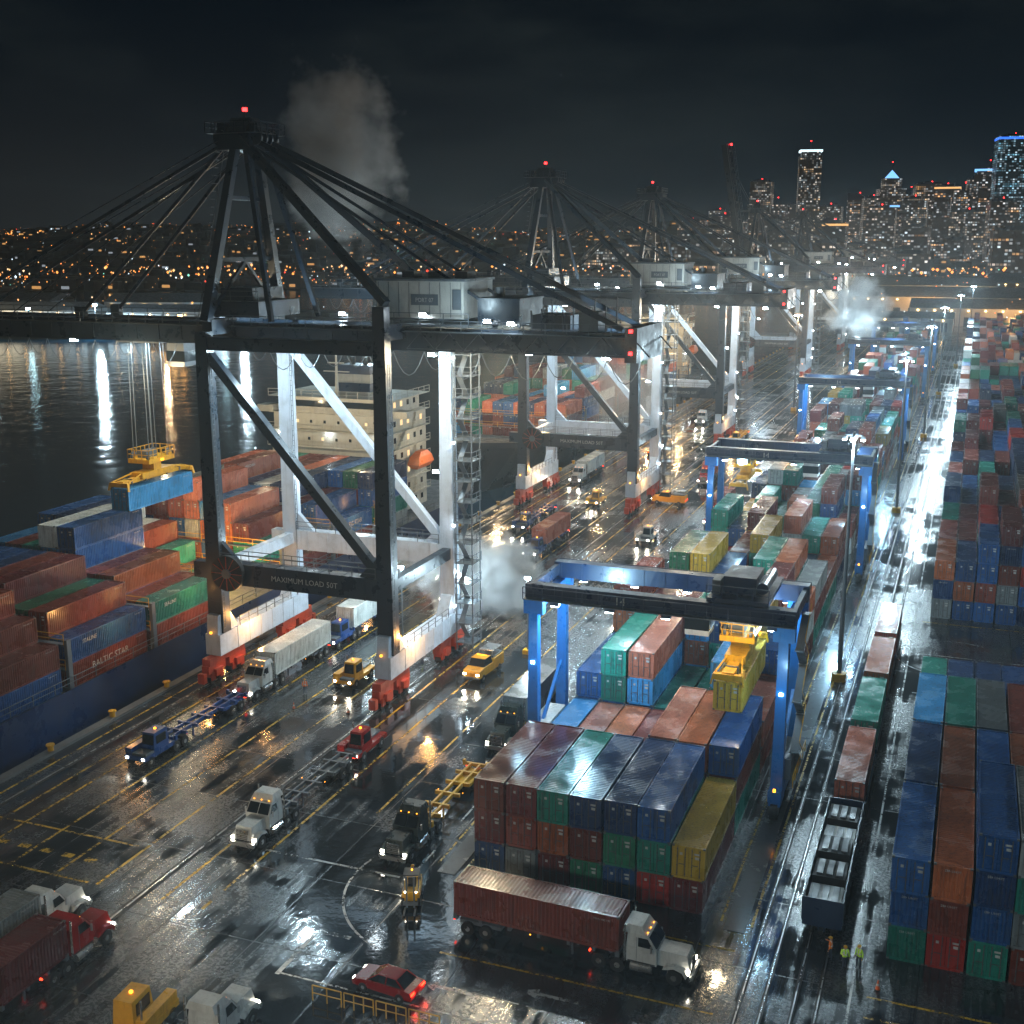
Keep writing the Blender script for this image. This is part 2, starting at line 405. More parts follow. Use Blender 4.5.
def markings():
    b=MB(); Z=.012
    def ln(x,y0,y1,w=.15,m=0,dash=0):
        if dash:
            y=y0
            while y<y1: b.add([(x-w/2,y,Z),(x+w/2,y,Z),(x+w/2,y+dash,Z),(x-w/2,y+dash,Z)],[(0,1,2,3)],m); y+=dash*2.2
        else: b.add([(x-w/2,y0,Z),(x+w/2,y0,Z),(x+w/2,y1,Z),(x-w/2,y1,Z)],[(0,1,2,3)],m)
    def lx(y,x0,x1,w=.15,m=0): b.add([(x0,y-w/2,Z+.004),(x1,y-w/2,Z+.004),(x1,y+w/2,Z+.004),(x0,y+w/2,Z+.004)],[(0,1,2,3)],m)
    for x in(-77.6,-73.9,-71.6,-67.7,-63.3,-59.2,-53.2,-49.6): ln(x,66,620,.24,0)
    for x in(-44.5,): ln(x,84,620,.22,0)
    ln(-37.2,76,620,.18,1,4)
    for x in(-36.1,-33.7,-13.6,-11.4): ln(x,78,620,.18,0)
    for x in(-9.2,-4.0): ln(x,62,620,.16,1)
    for y in(66,72): lx(y,-79,-60,.22,0)
    lx(75.2,-50,-38,.25,1); lx(74.6,-31,-12,.2,0); lx(67.2,-31,-12,.18,0); lx(61.2,-40,-12,.16,1)
    lx(72.5,-3,25,.2,0); lx(70.3,-3,25,.2,0); lx(64,-8,25,.18,0); lx(130,-3,25,.22,1); lx(156.5,-3,25,.22,0); lx(143.5,-3,25,.2,1)
    for k in range(8): lx(68.8,-78+k*2.2,-77+k*2.2,.6,0)
    lx(66.5,-40,-37.6,.4,1); ln(-40.2,61,66.3,.35,1)
    def arc(cx,cy,r,a0,a1,m,w=.18,n=28):
        for i in range(n):
            t0=rad(a0+(a1-a0)*i/n);t1=rad(a0+(a1-a0)*(i+1)/n)
            b.add([(cx+(r-w/2)*math.cos(t0),cy+(r-w/2)*math.sin(t0),Z+.008),(cx+(r+w/2)*math.cos(t0),cy+(r+w/2)*math.sin(t0),Z+.008),
                   (cx+(r+w/2)*math.cos(t1),cy+(r+w/2)*math.sin(t1),Z+.008),(cx+(r-w/2)*math.cos(t1),cy+(r-w/2)*math.sin(t1),Z+.008)],[(0,1,2,3)],m)
    arc(-32,75,9.5,165,250,1); arc(1,143,6.5,60,300,1)
    for ax,ay in((-21.5,65.2),(-28,63.6)):
        b.add([(ax-1.6,ay-.15,Z),(ax+1.2,ay-.15,Z),(ax+1.2,ay+.15,Z),(ax-1.6,ay+.15,Z)],[(0,1,2,3)],1)
        b.add([(ax-2.8,ay,Z),(ax-1.6,ay-.5,Z),(ax-1.6,ay+.5,Z)],[(0,1,2)],1)
    b.obj('road_markings',[worn('worn_yellow_line',(.55,.32,.02),.515),worn('worn_white_line',(.42,.42,.41),.515)])
    r=MB()
    for x in(-76,-55): 
        r.box(x-.35,x+.35,40,640,.004,.03,1); r.box(x-.06,x+.06,40,640,.03,.09,0)
    for c in(-6.6,-9.9):
        for s_ in(-.72,.72):
            r.box(c+s_-.16,c+s_+.16,40,640,.004,.024,1); r.box(c+s_-.04,c+s_+.04,40,640,.024,.07,0)
    r.obj('crane_and_train_rails',[M_chrome,M_black])
    s=MB()
    for x in(-34.9,-12.5): s.box(x-.75,x+.75,77,640,.004,.05,0)
    s.obj('gantry_runway',[paint('runway_concrete',(.08,.082,.085),.25,.6,scale=.3)])
markings()

# ---------------------------------------------------------------- ship-to-shore crane
def sts_mesh(boom_up):
    b=MB(); D,W,G,R_,B,L,CH_=0,1,2,3,4,5,7
    XL=21; YN,YF=-8,8; ZB=38.6; AP=58.6
    for y,mt in((YN,D),(YF,W)):  # near frame: unlit look put into dark paint; far frame stays white
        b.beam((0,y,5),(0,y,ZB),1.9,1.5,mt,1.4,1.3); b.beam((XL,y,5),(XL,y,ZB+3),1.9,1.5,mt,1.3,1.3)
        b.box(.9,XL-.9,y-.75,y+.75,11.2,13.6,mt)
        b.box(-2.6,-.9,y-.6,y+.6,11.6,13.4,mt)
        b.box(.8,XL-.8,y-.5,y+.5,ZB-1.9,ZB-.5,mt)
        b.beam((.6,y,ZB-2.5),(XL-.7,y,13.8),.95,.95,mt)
        for x0,sx in((.9,1),(XL-.9,-1)):
            b.add([(x0,y-.3,13.6),(x0+sx*2.2,y-.3,13.6),(x0,y-.3,15.8),(x0,y+.3,13.6),(x0+sx*2.2,y+.3,13.6),(x0,y+.3,15.8)],[(0,1,2),(5,4,3),(0,3,4,1),(1,4,5,2),(2,5,3,0)],mt)
        for x in(0,XL):
            for z in(9,18,24,30,35): b.cb(x,y,z,1.95-.012*z,1.56-.006*z,.18,mt)
            # ladder up each leg
            b.beam((x+1.05,y-.8,6),(x+1.0,y-.75,36),.05,.05,G); b.beam((x+1.05,y-.4,6),(x+1.0,y-.35,36),.05,.05,G)
            for k in range(50): b.box(x+1.0,x+1.05,y-.78,y-.38,6+k*.6,6.05+k*.6,G)
        for k in range(7): b.box(2.5+k*2.7,2.6+k*2.7,y-.8,y+.8,11.15,13.65,mt)
        b.rail((1,y-.75,13.6),(XL-1,y-.75,13.6),G); b.rail((1,y+.75,13.6),(XL-1,y+.75,13.6),G)
    for x in(0,XL):
        b.box(x-.95,x+.95,-9.5,9.5,3.0,5.4,W)
        b.prism([(-9.5,5.4),(-5.5,5.4),(-7,7.6),(-9.3,7.6)],x-.7,x+.7,W)
        b.prism([(9.5,5.4),(5.5,5.4),(7,7.6),(9.3,7.6)],x-.7,x+.7,W)
        for k in range(6): b.box(x-1.0,x+1.0,-6+k*2.4-.05,-6+k*2.4+.05,2.95,5.45,W)
        b.rail((x+.95,-5.5,5.4),(x+.95,5.5,5.4),G,step=1.8)
        for yy in(-7.6,7.6):
            b.box(x-.5,x+.5,yy-3.4,yy+3.4,2.2,3.0,R_)
            for k in(-1,1):
                b.box(x-.45,x+.45,yy+k*2-1.6,yy+k*2+1.6,1.3,2.2,R_)
                for kk in(-.8,.8):
                    yc=yy+k*2+kk
                    b.cyl((x-.38,yc,.5),(x+.38,yc,.5),.48,6,12); b.box(x-.55,x+.55,yc-.35,yc+.35,.45,1.3,R_)
                b.box(x+.45,x+.85,yy+k*2-.7,yy+k*2+.7,.9,1.7,R_)
            b.box(x-.4,x+.4,yy+(3.9 if yy>0 else -4.5),yy+(4.5 if yy>0 else -3.9),.5,1.6,R_)
        for y0 in(-9.4,9.4): b.cyl((x,y0,2.7),(x,y0*1.12,2.7),.25,6,8)
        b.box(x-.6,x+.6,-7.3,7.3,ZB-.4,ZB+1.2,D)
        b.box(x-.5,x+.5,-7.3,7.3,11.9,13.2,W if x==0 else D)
    b.cyl((2.2,-9.4,12.6),(2.2,-8.8,12.6),2.0,6,28); b.cyl((2.2,-9.6,12.6),(2.2,-9.4,12.6),.55,G,12)
    for k in range(12):
        t=k*math.pi/6; b.beam((2.2,-9.45,12.6),(2.2+1.9*math.cos(t),-9.45,12.6+1.9*math.sin(t)),.09,.05,R_)
    put_text(b,'MAXIMUM LOAD 50T',.85,lambda x,y:(11.5+x,-8.82,12.4+y),CH_)
    gx0=-3 if boom_up else -46
    def girder(x0,x1):
        for y in(-3.1,3.1):
            b.box(x0,x1,y-.55,y+.55,37.3,39.3,D)
            yy=y+(1.5 if y>0 else -1.5)
            b.box(x0,x1,min(y,yy)+(.55 if y>0 else 0),max(y,yy)-(0 if y>0 else .55),38.9,39.0,G)
            b.rail((x0,yy,39),(x1,yy,39),G,step=2.2)
            b.box(x0,x1,y-.3,y+.3,36.9,37.28,D)
            k=x0+1
            while k<x1: b.box(k-.05,k+.05,y-.6,y+.6,37.25,39.35,D); k+=3
        k=x0+2
        while k<x1: b.box(k-.25,k+.25,-2.5,2.5,38.4,39.1,D); k+=6
    girder(-3,46)
    if not boom_up: girder(-46,-3.2)
    else:
        a=rad(80)
        b.T=Matrix.Translation((-2.8,0,38.4))@Matrix.Rotation(a,4,'Y')@Matrix.Translation((2.8,0,-38.4)) 
        girder(-46,-3.2); b.cb(-46,0,39.8,.6,.6,.6,9); b.T=None
    for y in(-4.6,4.6):
        x=XL+1
        while x<45:
            b.beam((x,y,37.2),(x+1.6,y,38.9),.12,.12,D); b.beam((x+1.6,y,38.9),(x+3.2,y,37.2),.12,.12,D); x+=3.2
        b.box(XL+1,46,y-.08,y+.08,37.1,37.25,D)
    b.box(45.2,46.4,-4.8,4.8,36.6,39.9,D)
    for y in(-1,1):
        b.beam((0,y*7.4,ZB+1),(1.2,y*2.0,AP-.4),1.0,1.0,D,.8,.8)
        b.beam((6.5,y*5.0,ZB+1),(2.2,y*1.8,AP-.4),.5,.5,D)
        b.beam((1.8,y*2.0,AP),(XL,y*6.8,ZB+3.2),.85,.7,D)
        b.beam((2.2,y*1.4,AP+.3),(44.5,y*3.1,39.6),.34,.5,D)
        b.beam((2.2,y*1.2,AP-.4),(34,y*3.1,39.6),.24,.3,D)
        if not boom_up:
            for xt in(-20,-40):
                b.beam((.2,y*1.7,AP-.2),(xt,y*3.1,39.7),.26,.36,D)
            b.beam((.2,y*2.1,AP+.3),(-44,y*3.1,40.0),.09,.09,D)
            b.beam((.2,y*1.4,AP-1.2),(-30,y*3.1,39.7),.09,.09,D)
            for xt in(-20,-40): b.box(xt-.6,xt+.6,y*3.1-.4,y*3.1+.4,39.3,40.6,D)
        else:
            b.beam((.2,y*1.7,AP-.2),(-6.5,y*3.1,58),.3,.4,D); b.beam((.2,y*1.7,AP-.2),(-8.5,y*3.1,73),.14,.14,D)
    def wat(z): return 7.4+(2.0-7.4)*(z-39.6)/(AP-40)
    for z in(46,52.5): b.beam((.3,-wat(z),z),(.3,wat(z),z),.45,.45,D)
    b.beam((0,-7,40),(.3,.3,46),.35,.35,D); b.beam((0,7,40),(.3,-.3,46),.35,.35,D)
    b.frus((-.9,3.3,-2.7,2.7,AP-1.2),(-.5,2.9,-2.2,2.2,AP+.6),D); b.prism([(-1.9,AP+.6),(1.9,AP+.6),(.9,AP+2.2),(-.9,AP+2.2)],0,2.4,D)
    b.box(-1.9,4.2,-3.0,3.0,AP+.5,AP+.58,D)
    for p,q in(((-1.9,-3.0,AP+.58),(4.2,-3.0,AP+.58)),((-1.9,3.0,AP+.58),(4.2,3.0,AP+.58)),((-1.9,-3.0,AP+.58),(-1.9,3.0,AP+.58)),((4.2,-3.0,AP+.58),(4.2,3.0,AP+.58))): b.rail(p,q,D,step=1.1,t=.09)
    for yy in(-1.6,-.5,.5,1.6):
        for xx in(-1.0,3.4): b.cyl((xx,yy-.15,AP+.1),(xx,yy+.15,AP+.1),.85,D,14)
    b.box(-1.6,-.6,-1.2,1.2,AP+.6,AP+1.7,D); b.box(2.8,3.8,-1.8,.4,AP+.6,AP+1.5,D)
    b.cyl((1.2,0,AP+2.2),(1.2,0,AP+3.0),.07,D); b.cb(1.2,0,AP+3.1,.38,.38,.38,9)
    for k in range(22):
        t=k/22; z=40+t*18; y=-7.5+t*5.1; b.box(-.9,-.6,y-.3,y+.3,z,z+.06,G)
    b.beam((-.9,-7.5,40),(.1,-2.4,58),.06,.06,G)
    b.box(XL-2.5,XL+7.2,-3.9,3.9,40.3,44.0,B); b.box(XL-2.7,XL+7.4,-4.1,4.1,44.0,44.25,G); b.box(XL-3,XL+8,-4.6,4.6,39.6,39.75,G)
    b.rail((XL-3,-4.6,39.75),(XL+8,-4.6,39.75),G)
    for k in range(9): b.box(XL-2.3+k*1.15,XL-2.26+k*1.15,-3.94,-3.9,40.4,43.9,G)
    b.box(XL-2.2,XL-1.2,-3.96,-3.9,40.4,42.4,G); b.box(XL+6,XL+6.9,-3.97,-3.9,41.2,43.2,G)
    b.box(XL+1.4,XL+4.4,-3.955,-3.9,41.6,42.7,G)
    put_text(b,'PORT 07',.62,lambda x,y:(XL+2.9+x*.85,-3.97,42.1+y),7)
    for k in(0,3,6): b.box(XL-1+k,XL+.4+k,-1,1,44.25,44.9,G)
    b.box(XL+8.5,XL+13,-3.4,3.4,39.8,42.2,D); b.box(XL+8.4,XL+13.1,-3.5,3.5,42.2,42.4,D)
    b.cyl((XL+10,-1,42.4),(XL+10,-1,43.4),.5,G,10); b.box(XL+14,XL+18,-2.5,2.5,39.4,40.8,D)
    for k in range(9): b.beam((XL+14+k*1.1,-2.8,39.3),(XL+14+k*1.1,-2.8,40.6+random.random()*2.2),.12,.12,D)
    b.box(XL+19,XL+21,-3,-.5,39.3,41.2,G)
    b.box(-2.5,4.5,-4.2,4.2,39.9,41.6,D); b.box(-1,3,-3,3,41.6,43.0,D); b.rail((-2.5,-4.2,41.6),(4.5,-4.2,41.6),G)
    tx=XL+2.4
    for dx in(-1,1):
        for dy in(-1.2,1.2): b.beam((tx+dx,YF+dy,1),(tx+dx,YF+dy,38),.12,.12,G)
    for k in range(15):
        z=2+k*2.4; s_=1 if k%2 else -1
        b.box(tx-1.1,tx+1.1,YF-1.3,YF+1.3,z,z+.07,G); b.beam((tx-.5,YF-1.1*s_,z),(tx-.5,YF+1.1*s_,z+2.4),.6,.08,G)
        b.rail((tx-1.1,YF-1.3,z),(tx+1.1,YF-1.3,z),G,step=1.1,t=.06); b.rail((tx+1.1,YF-1.3,z),(tx+1.1,YF+1.3,z),G,step=1.1,t=.06)
        if k%4==1: b.cb(tx-1.2,YF-1.4,z+2.1,.25,.2,.2,L)
    tr=-13 if not boom_up else 26
    b.box(tr-3,tr+3,-2.4,2.4,36.6,37.6,G); b.box(tr+3.1,tr+5.4,-1.2,1.2,34.0,36.6,G); b.box(tr+3.0,tr+5.5,-1.25,1.25,34.5,35.7,10)
    b.box(tr+3.4,tr+5,-1,1,33.9,33.99,4)
    for seg in((gx0+4,-8),(3,44)):
        x=seg[0]
        while x<seg[1]:
            wl=random.uniform(2.2,3.8); dr=wl*.7; y=-3.9
            pts=[(x+wl*t/6,y,36.9-dr*(1-(2*t/6-1)**2)) for t in range(7)]
            b.poly(pts,.045,G,4); x+=wl
    for x,y,z in((-24,0,36.7),(-8,3,36.7),(6,-2.2,36.7),(13,2.5,36.7),(24,-2.4,36.7),(33,2.4,36.7),(42,0,36.7),(XL+3,-4.3,40.9),(XL+10,-4.3,40.4),(XL+12.5,-4.3,40.2),(10,4.4,40.2),(2,9.2,20),(19,9.2,22)):
        if boom_up and x<-3: continue
        b.box(x-.45,x+.45,y-.3,y+.3,z-.3,z,D); b.box(x-.38,x+.38,y-.36,y+.22,z-.36,z-.3,L); b.box(x-.34,x+.34,y-.38,y-.3,z-.28,z-.04,L)
    for z in(39.6,37.5): b.cb(45.8,-4.9,z,.3,.3,.3,9)
    for x in(0,XL):
        for y in(-9.8,9.8): b.cb(x,y,5.7,.2,.2,.2,8)
    b.cyl((XL+.9,9,5.4),(XL+.9,9,9.4),.08,G,6); b.cb(XL+1,9,9.5,.7,.5,.3,L)
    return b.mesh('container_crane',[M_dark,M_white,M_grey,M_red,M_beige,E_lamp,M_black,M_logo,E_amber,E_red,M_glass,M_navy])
STS=sts_mesh(False); STSU=sts_mesh(True)
for yy,up in((115.5,0),(213,0),(291,0),(440,1),(560,0)):
    o=inst('container_crane',STSU if up else STS,(-76,yy,0))
    for x,y,z,pw,cc in((-14,0,35.6,5000,COOL),(6,-2,35.6,9000,COOL),(16,2.6,35.6,10000,COOL),(29,0,35.6,18000,NEUT),(41,0,35.6,11000,COOL)):
        if up and x<-3: continue
        if yy>300 and x in(-14,16,41): continue
        if yy>300: pw*=2
        lamp('floodlight',(x,y,z),pw,cc,.4,parent=o)
    if yy<300:
        lamp('floodlight',(29.5,-6.6,41.6),800,COOL,.3,parent=o)
        lamp('floodlight',(22.2,10,9.6),2200,COOL,.2,parent=o)
        for x_ in(2.5,23.5): lamp('floodlight',(x_,-4,6.0),1500,WARM,.2,parent=o)

def spreader_mesh(cable_len):
    b=MB()
    b.box(-.9,.9,-3,3,.5,1.2,0); b.box(-.5,.5,-6,6,.25,.7,0)
    for y in(-6,6): b.box(-1.2,1.2,y-.25,y+.25,.1,.6,0)
    b.box(-1.5,1.5,-2.4,2.4,2.2,2.7,0); b.box(-.9,.4,-1.4,.6,2.7,3.5,3); b.box(-.8,.8,-.7,.7,1.2,2.2,0)
    for y in(-4.5,-2,2,4.5): b.box(-.6,.6,y-.1,y+.1,.15,.8,3)
    for x in(-1.1,1.1):
        b.beam((x*.6,-3,1.1),(x,-5.8,.6),.12,.12,0); b.beam((x*.6,3,1.1),(x,5.8,.6),.12,.12,0)
        for y in(-1.8,1.8):
            b.cyl((x-.12,y,3.0),(x+.12,y,3.0),.5,3,12); b.cyl((x,y,3.4),(x*.9,y*.9,cable_len),.045,1,5); b.cyl((x+.25,y+.3,3.4),(x*.9+.2,y*.9+.3,cable_len),.045,1,5)
            b.box(x-.3,x+.3,y-.3,y+.3,2.7,3.0,0)
    for x in(-1.2,1.2):
        for y in(-6.1,6.1): b.beam((x,y,.5),(x*1.15,y*1.02,-.35),.14,.3,0)
    for x in(-1.5,1.5): b.rail((x,-2.4,2.7),(x,2.4,2.7),0,step=.8)
    for y in(-2.4,2.4): b.rail((-1.5,y,2.7),(1.5,y,2.7),0,step=.8)
    b.cb(1.55,0,2.45,.1,.5,.2,2)
    return b
SPM=[M_yellow,M_grey,E_amber,M_grey]
spreader_mesh(16.3).obj('crane_spreader',SPM,(-90,115.5,20.3))
cont(-90,115.5,17.6,'lb',0,CM[0])
lamp('floodlight',(-88,110,33),4500,NEUT,.4)

# ---------------------------------------------------------------- rubber-tyred gantry crane
def rtg_mesh():
    b=MB(); B,D,G,K,L,Y,W=0,1,2,3,4,5,6
    hx=11.0; hy=4.0; Z=16.9
    for x in(-hx,hx):
        for y in(-hy,hy):
            b.beam((x,y,2.2),(x,y,Z),1.0,.9,B,.8,.8)
            for k in(-.9,.9):
                b.cyl((x-.3,y+k,.8),(x+.3,y+k,.8),.78,K,18); b.cyl((x-.36,y+k,.8),(x+.36,y+k,.8),.3,G,10)
            b.box(x-.5,x+.5,y-1.2,y+1.2,1.3,2.0,B)
        b.box(x-.55,x+.55,-hy-1.4,hy+1.4,1.75,2.7,B)
        b.box(x-.4,x+.4,-hy,hy,Z-1,Z-.1,B)
        b.box(x-.9,x+.9,-hy+1.4,hy-1.6,2.7,4.6,G if x>0 else W)
        b.box(x+.9 if x>0 else x-1.3,x+1.3 if x>0 else x-.9,-hy,hy,2.6,2.7,G)
        b.rail((x+(1.3 if x>0 else -1.3),-hy,2.7),(x+(1.3 if x>0 else -1.3),hy,2.7),Y,step=1.6)
        b.beam((x,-hy+.4,2.9),(x,hy-.4,8.6),.28,.28,B)
    for y in(-hy,hy):  # upper girders in navy: shade put into the colour of the blue gantry
        b.box(-hx-.7,hx+.9,y-.55,y+.55,Z,Z+1.5,D)
        for k in range(12): b.box(-hx+k*2-.04,-hx+k*2+.04,y-.6,y+.6,Z-.02,Z+1.52,D)
        yo=y+(1.2 if y>0 else -1.2)
        b.box(-hx-.7,hx+.9,min(yo,y),max(yo,y),Z+.2,Z+.28,G); b.rail((-hx-.7,yo,Z+.28),(hx+.9,yo,Z+.28),D,step=1.8)
        for x in(-hx,hx): b.prism([(y-.4,Z-1.3),(y+.4,Z-1.3),(y+.45,Z),(y-.45,Z)],x-.9,x+.9,B)
    for x in(-hx-.6,hx+.4): b.box(x,x+.4,-hy+.55,hy-.55,Z+.3,Z+1.3,D)
    tx=7.0
    b.box(tx-2.6,tx+2.6,-hy-.3,hy+.3,Z+1.55,Z+1.9,D); b.box(tx-1.6,tx+1.2,-2.2,1.8,Z+1.9,Z+3.3,D); b.cyl((tx+1.8,-2.6,Z+2.6),(tx+1.8,2.6,Z+2.6),.5,D,14)
    b.box(tx-2.4,tx-1.7,-3,-1,Z+1.9,Z+3.1,G); b.rail((tx-2.6,-hy-.3,Z+1.9),(tx+2.6,-hy-.3,Z+1.9),D,step=1.3)
    b.box(tx-5,tx-2.9,-1.2,1.2,Z-2.6,Z-.1,W); b.box(tx-5.05,tx-2.85,-1.25,1.25,Z-2.1,Z-1,7)
    for k in range(6):
        z=2.7+k*2.3; s_=1 if k%2 else -1
        b.beam((hx+1.0,-1.6*s_,z),(hx+1.0,1.6*s_,z+2.3),.7,.1,G); b.box(hx+.6,hx+1.4,1.6*s_-.4,1.6*s_+.4,z+2.25,z+2.32,G)
        b.beam((hx+1.4,-1.6*s_,z+1),(hx+1.4,1.6*s_,z+3.2),.06,.06,Y)
    b.cyl((-hx-1.3,0,4.5),(-hx-.95,0,4.5),1.5,K,20)
    for x in(-9,-4,1,10):
        for y in(-hy-.2,hy+.2): b.box(x-.4,x+.4,y-.25,y+.25,Z-.35,Z-.05,D); b.box(x-.33,x+.33,y-.2,y+.2,Z-.42,Z-.35,L)
    for x in(-hx,hx):
        b.box(x-.14,x+.14,-hy-.5,-hy-.42,11,11.2,L)
        for y in(-hy-1.5,hy+1.5): b.cb(x,y,2.9,.2,.2,.22,8)
    put_text(b,'14',1.0,lambda x,y:(-3+x,-hy-.63,Z+.75+y),9)
    return b.mesh('gantry_crane',[M_blue,M_navy,M_grey,M_black,E_lamp,M_yellow,M_wp,M_glass,E_amber,M_logo])
RTG=rtg_mesh()
for i,yy in enumerate((100,177,275,388,470)):
    o=inst('yard_gantry_crane',RTG,(-23.5,yy,0))
    for x in((-7,8) if i<3 else (1,)): lamp('floodlight',(x,-2 if x<0 else 2,15.8),6000 if i<3 else 12000,BLUE,.3,parent=o)
    if i<2:
        for x in(-11,11): lamp('floodlight',(x,-8,12.5),500,BLUE,.2,parent=o)
spreader_mesh(6).obj('crane_spreader',SPM,(-16.7,100,12.3))
cont(-16.7,100,9.65,'ye',0,CM[0])
lamp('floodlight',(-16.7,94.6,16.2),900,NEUT,.3)
spreader_mesh(5).obj('crane_spreader',SPM,(-30,177,13)); 

# ---------------------------------------------------------------- floodlight masts
def mast_mesh():
    b=MB()
    b.cyl((0,0,0),(0,0,.9),.8,1,12); b.cyl((0,0,.9),(0,0,28),.28,0,12,.13)
    b.box(-1.0,1.0,-.1,.1,27.6,27.8,0); b.box(-.1,.1,-1.0,1.0,27.6,27.8,0)
    for x,y in((-.95,0),(.95,0),(0,-.95),(0,.95)):
        b.box(x-.22,x+.22,y-.22,y+.22,27.3,27.6,0); b.frus((x-.17,x+.17,y-.17,y+.17,27.15),(x-.21,x+.21,y-.21,y+.21,27.3),2)
    b.box(-.25,.25,-1.24,-1.18,27.3,27.55,2)
    return b.mesh('floodlight_mast',[M_grey,M_yellow,E_lamp])
MAST=mast_mesh()
for x,y,p,cc in((-12,18,27000,COOL),(-10.9,131,22000,COOL),(-10.3,222,26000,COOL),(-9.3,313,30000,COOL),(-8.5,404,30000,COOL),(-5,500,32000,COOL),(-1,600,32000,COOL),
           (26,70,10000,COOL),(26,170,8000,NEUT),(26,290,8000,COOL),(-48,20,22000,NEUT),(-46.5,350,34000,WARM),(30,440,16000,WARM)):
    o=inst('floodlight_mast',MAST,(x,y,0)); lamp('floodlight',(0,0,26.4),p,cc,.6,parent=o)

# ---------------------------------------------------------------- vehicles
def wheel(b,x,y,r=.5,w=.3,m=3,h=4): b.cyl((x-w/2,y,r),(x+w/2,y,r),r,m,18); b.cyl((x-w/2-.02,y,r),(x+w/2+.02,y,r),r*.4,h,10)
VM=lambda body:[body,M_grey,M_glass,M_black,M_chrome,E_head,E_tail,E_amber,M_yellow]
def trailer(b,m=1):
    for x in(-.45,.45): b.box(x-.09,x+.09,.2,12.4,1.05,1.4,m)
    for y in(.3,2.2,4.4,6.6,8.8,10.6,12.3): b.box(-1.15,1.15,y-.12,y+.12,1.1,1.42,m)
    for y in(.3,12.3):
        for x in(-1.1,1.1): b.box(x-.12,x+.12,y-.15,y+.15,1.1,1.62,m)
    b.box(-.9,.9,.5,3.7,.75,1.02,m)
    for y in(1.2,2.6):
        for x in(-1.05,-.72,.72,1.05): wheel(b,x,y,.5,.26)
    for x in(-.6,.6): b.beam((x,8.9,1.1),(x,8.9,.15),.14,.14,m)
    for x in(-.9,.9): b.box(x-.12,x+.12,.08,.18,.92,1.04,6)
    for x in(-1.16,1.16): b.box(x-.02,x+.02,6-.05,6+.05,1.2,1.26,7)
def semi_mesh(body,tm=1,conv=True):
    b=MB(); trailer(b,tm)
    for x in(-.4,.4): b.box(x-.08,x+.08,10.3,17.0,.75,1.0,1)
    b.box(-.6,.6,10.9,12.0,1.0,1.12,1)
    for y in(11.0,12.3):
        for x in(-1.08,-.76,.76,1.08): wheel(b,x,y,.52,.26)
        for x in(-.92,.92): b.prism([(y-.6,.9),(y-.4,1.12),(y+.4,1.12),(y+.6,.9),(y+.36,1.06),(y-.36,1.06)],x-.32,x+.32,3)
    for x in(-1.05,1.05): wheel(b,x,16.2,.52,.3)
    if conv:
        b.frus((-1.12,1.12,12.9,15.0,1.0),(-1.12,1.12,12.9,14.95,2.2),0)
        b.frus((-1.12,1.12,12.9,14.95,2.2),(-1.0,1.0,12.95,14.35,3.05),0)
        b.frus((-1.0,-.04,14.36,15.0,2.24),(-.95,-.03,14.36,14.47,2.95),2); b.frus((.04,1.0,14.36,15.0,2.24),(.03,.95,14.36,14.47,2.95),2)
        b.frus((-1.05,1.05,12.6,14.2,3.05),(-.85,.85,12.7,13.9,3.55),0)
        for x in(-1,1): b.add([(x*1.13,13.7,2.22),(x*1.13,14.75,2.22),(x*1.06,14.35,2.85),(x*1.06,13.7,2.85)],[(0,1,2,3)] if x>0 else [(3,2,1,0)],2)
        for x in(-1,1): b.box(x*1.13-.01,x*1.13+.01,13.6,13.63,1.1,2.9,1); b.box(x*1.125-.02,x*1.125+.02,13.0,14.9,1.02,1.12,3)
        b.frus((-.82,.82,15.0,17.2,1.0),(-.72,.72,15.0,16.95,2.05),0)
        b.box(-.55,.55,17.2,17.26,1.0,1.85,4)
        for k in range(5): b.box(-.5,.5,17.26,17.28,1.08+k*.15,1.13+k*.15,3)
        for x in(-1,1):
            b.prism([(15.4,.95),(15.6,1.25),(16.2,1.36),(16.9,1.2),(17.15,.9),(17.0,.6),(16.75,1.0),(16.2,1.16),(15.7,1.0)],x*.98-.2,x*.98+.2,0)
            b.box(x*.98-.14,x*.98+.14,17.12,17.2,.94,1.12,5)
            b.cyl((x*1.2,12.8,1.0),(x*1.2,12.8,3.7),.08,4,8)
            b.cyl((x*1.0,13.2,.7),(x*1.0,14.7,.7),.33,4,14)
            b.box(x*1.3-.06,x*1.3+.06,14.6,14.72,2.0,2.5,4); b.beam((x*1.12,14.66,2.2),(x*1.3,14.66,2.3),.04,.04,4)
        b.box(-1.15,1.15,17.25,17.45,.5,.85,4)
        for k in(-.7,0,.7): b.box(k-.05,k+.05,14.22,14.28,3.1,3.16,7)
    else:
        b.box(-1.2,1.2,12.6,17.0,.8,1.25,0)
        b.frus((-1.15,.35,13.4,15.6,1.25),(-1.05,.25,13.5,15.4,3.0),0)
        b.frus((-1.0,.2,15.42,15.66,1.9),(-.95,.15,15.40,15.5,2.8),2); b.box(-1.16,-1.1,13.8,15.2,1.9,2.7,2); b.box(.3,.36,13.8,15.2,1.9,2.7,2)
        b.box(.45,1.15,13.4,16.9,1.25,1.9,0); b.box(-1.15,.4,15.7,16.9,1.25,1.5,1)
        b.cyl((.8,13.6,1.9),(.8,13.6,3.2),.08,4,8); b.cb(-.4,14.4,3.08,.18,.18,.14,7)
        for x in(-.9,.9): b.box(x-.13,x+.13,17.0,17.06,.92,1.1,5)
        b.rail((-1.15,12.7,1.25),(-1.15,13.3,1.25),1,step=.5,t=.04)
    for x in(-.8,.8): b.box(x-.1,x+.1,10.2,10.28,.87,.98,6)
    return b.mesh('semi_truck',VM(body))
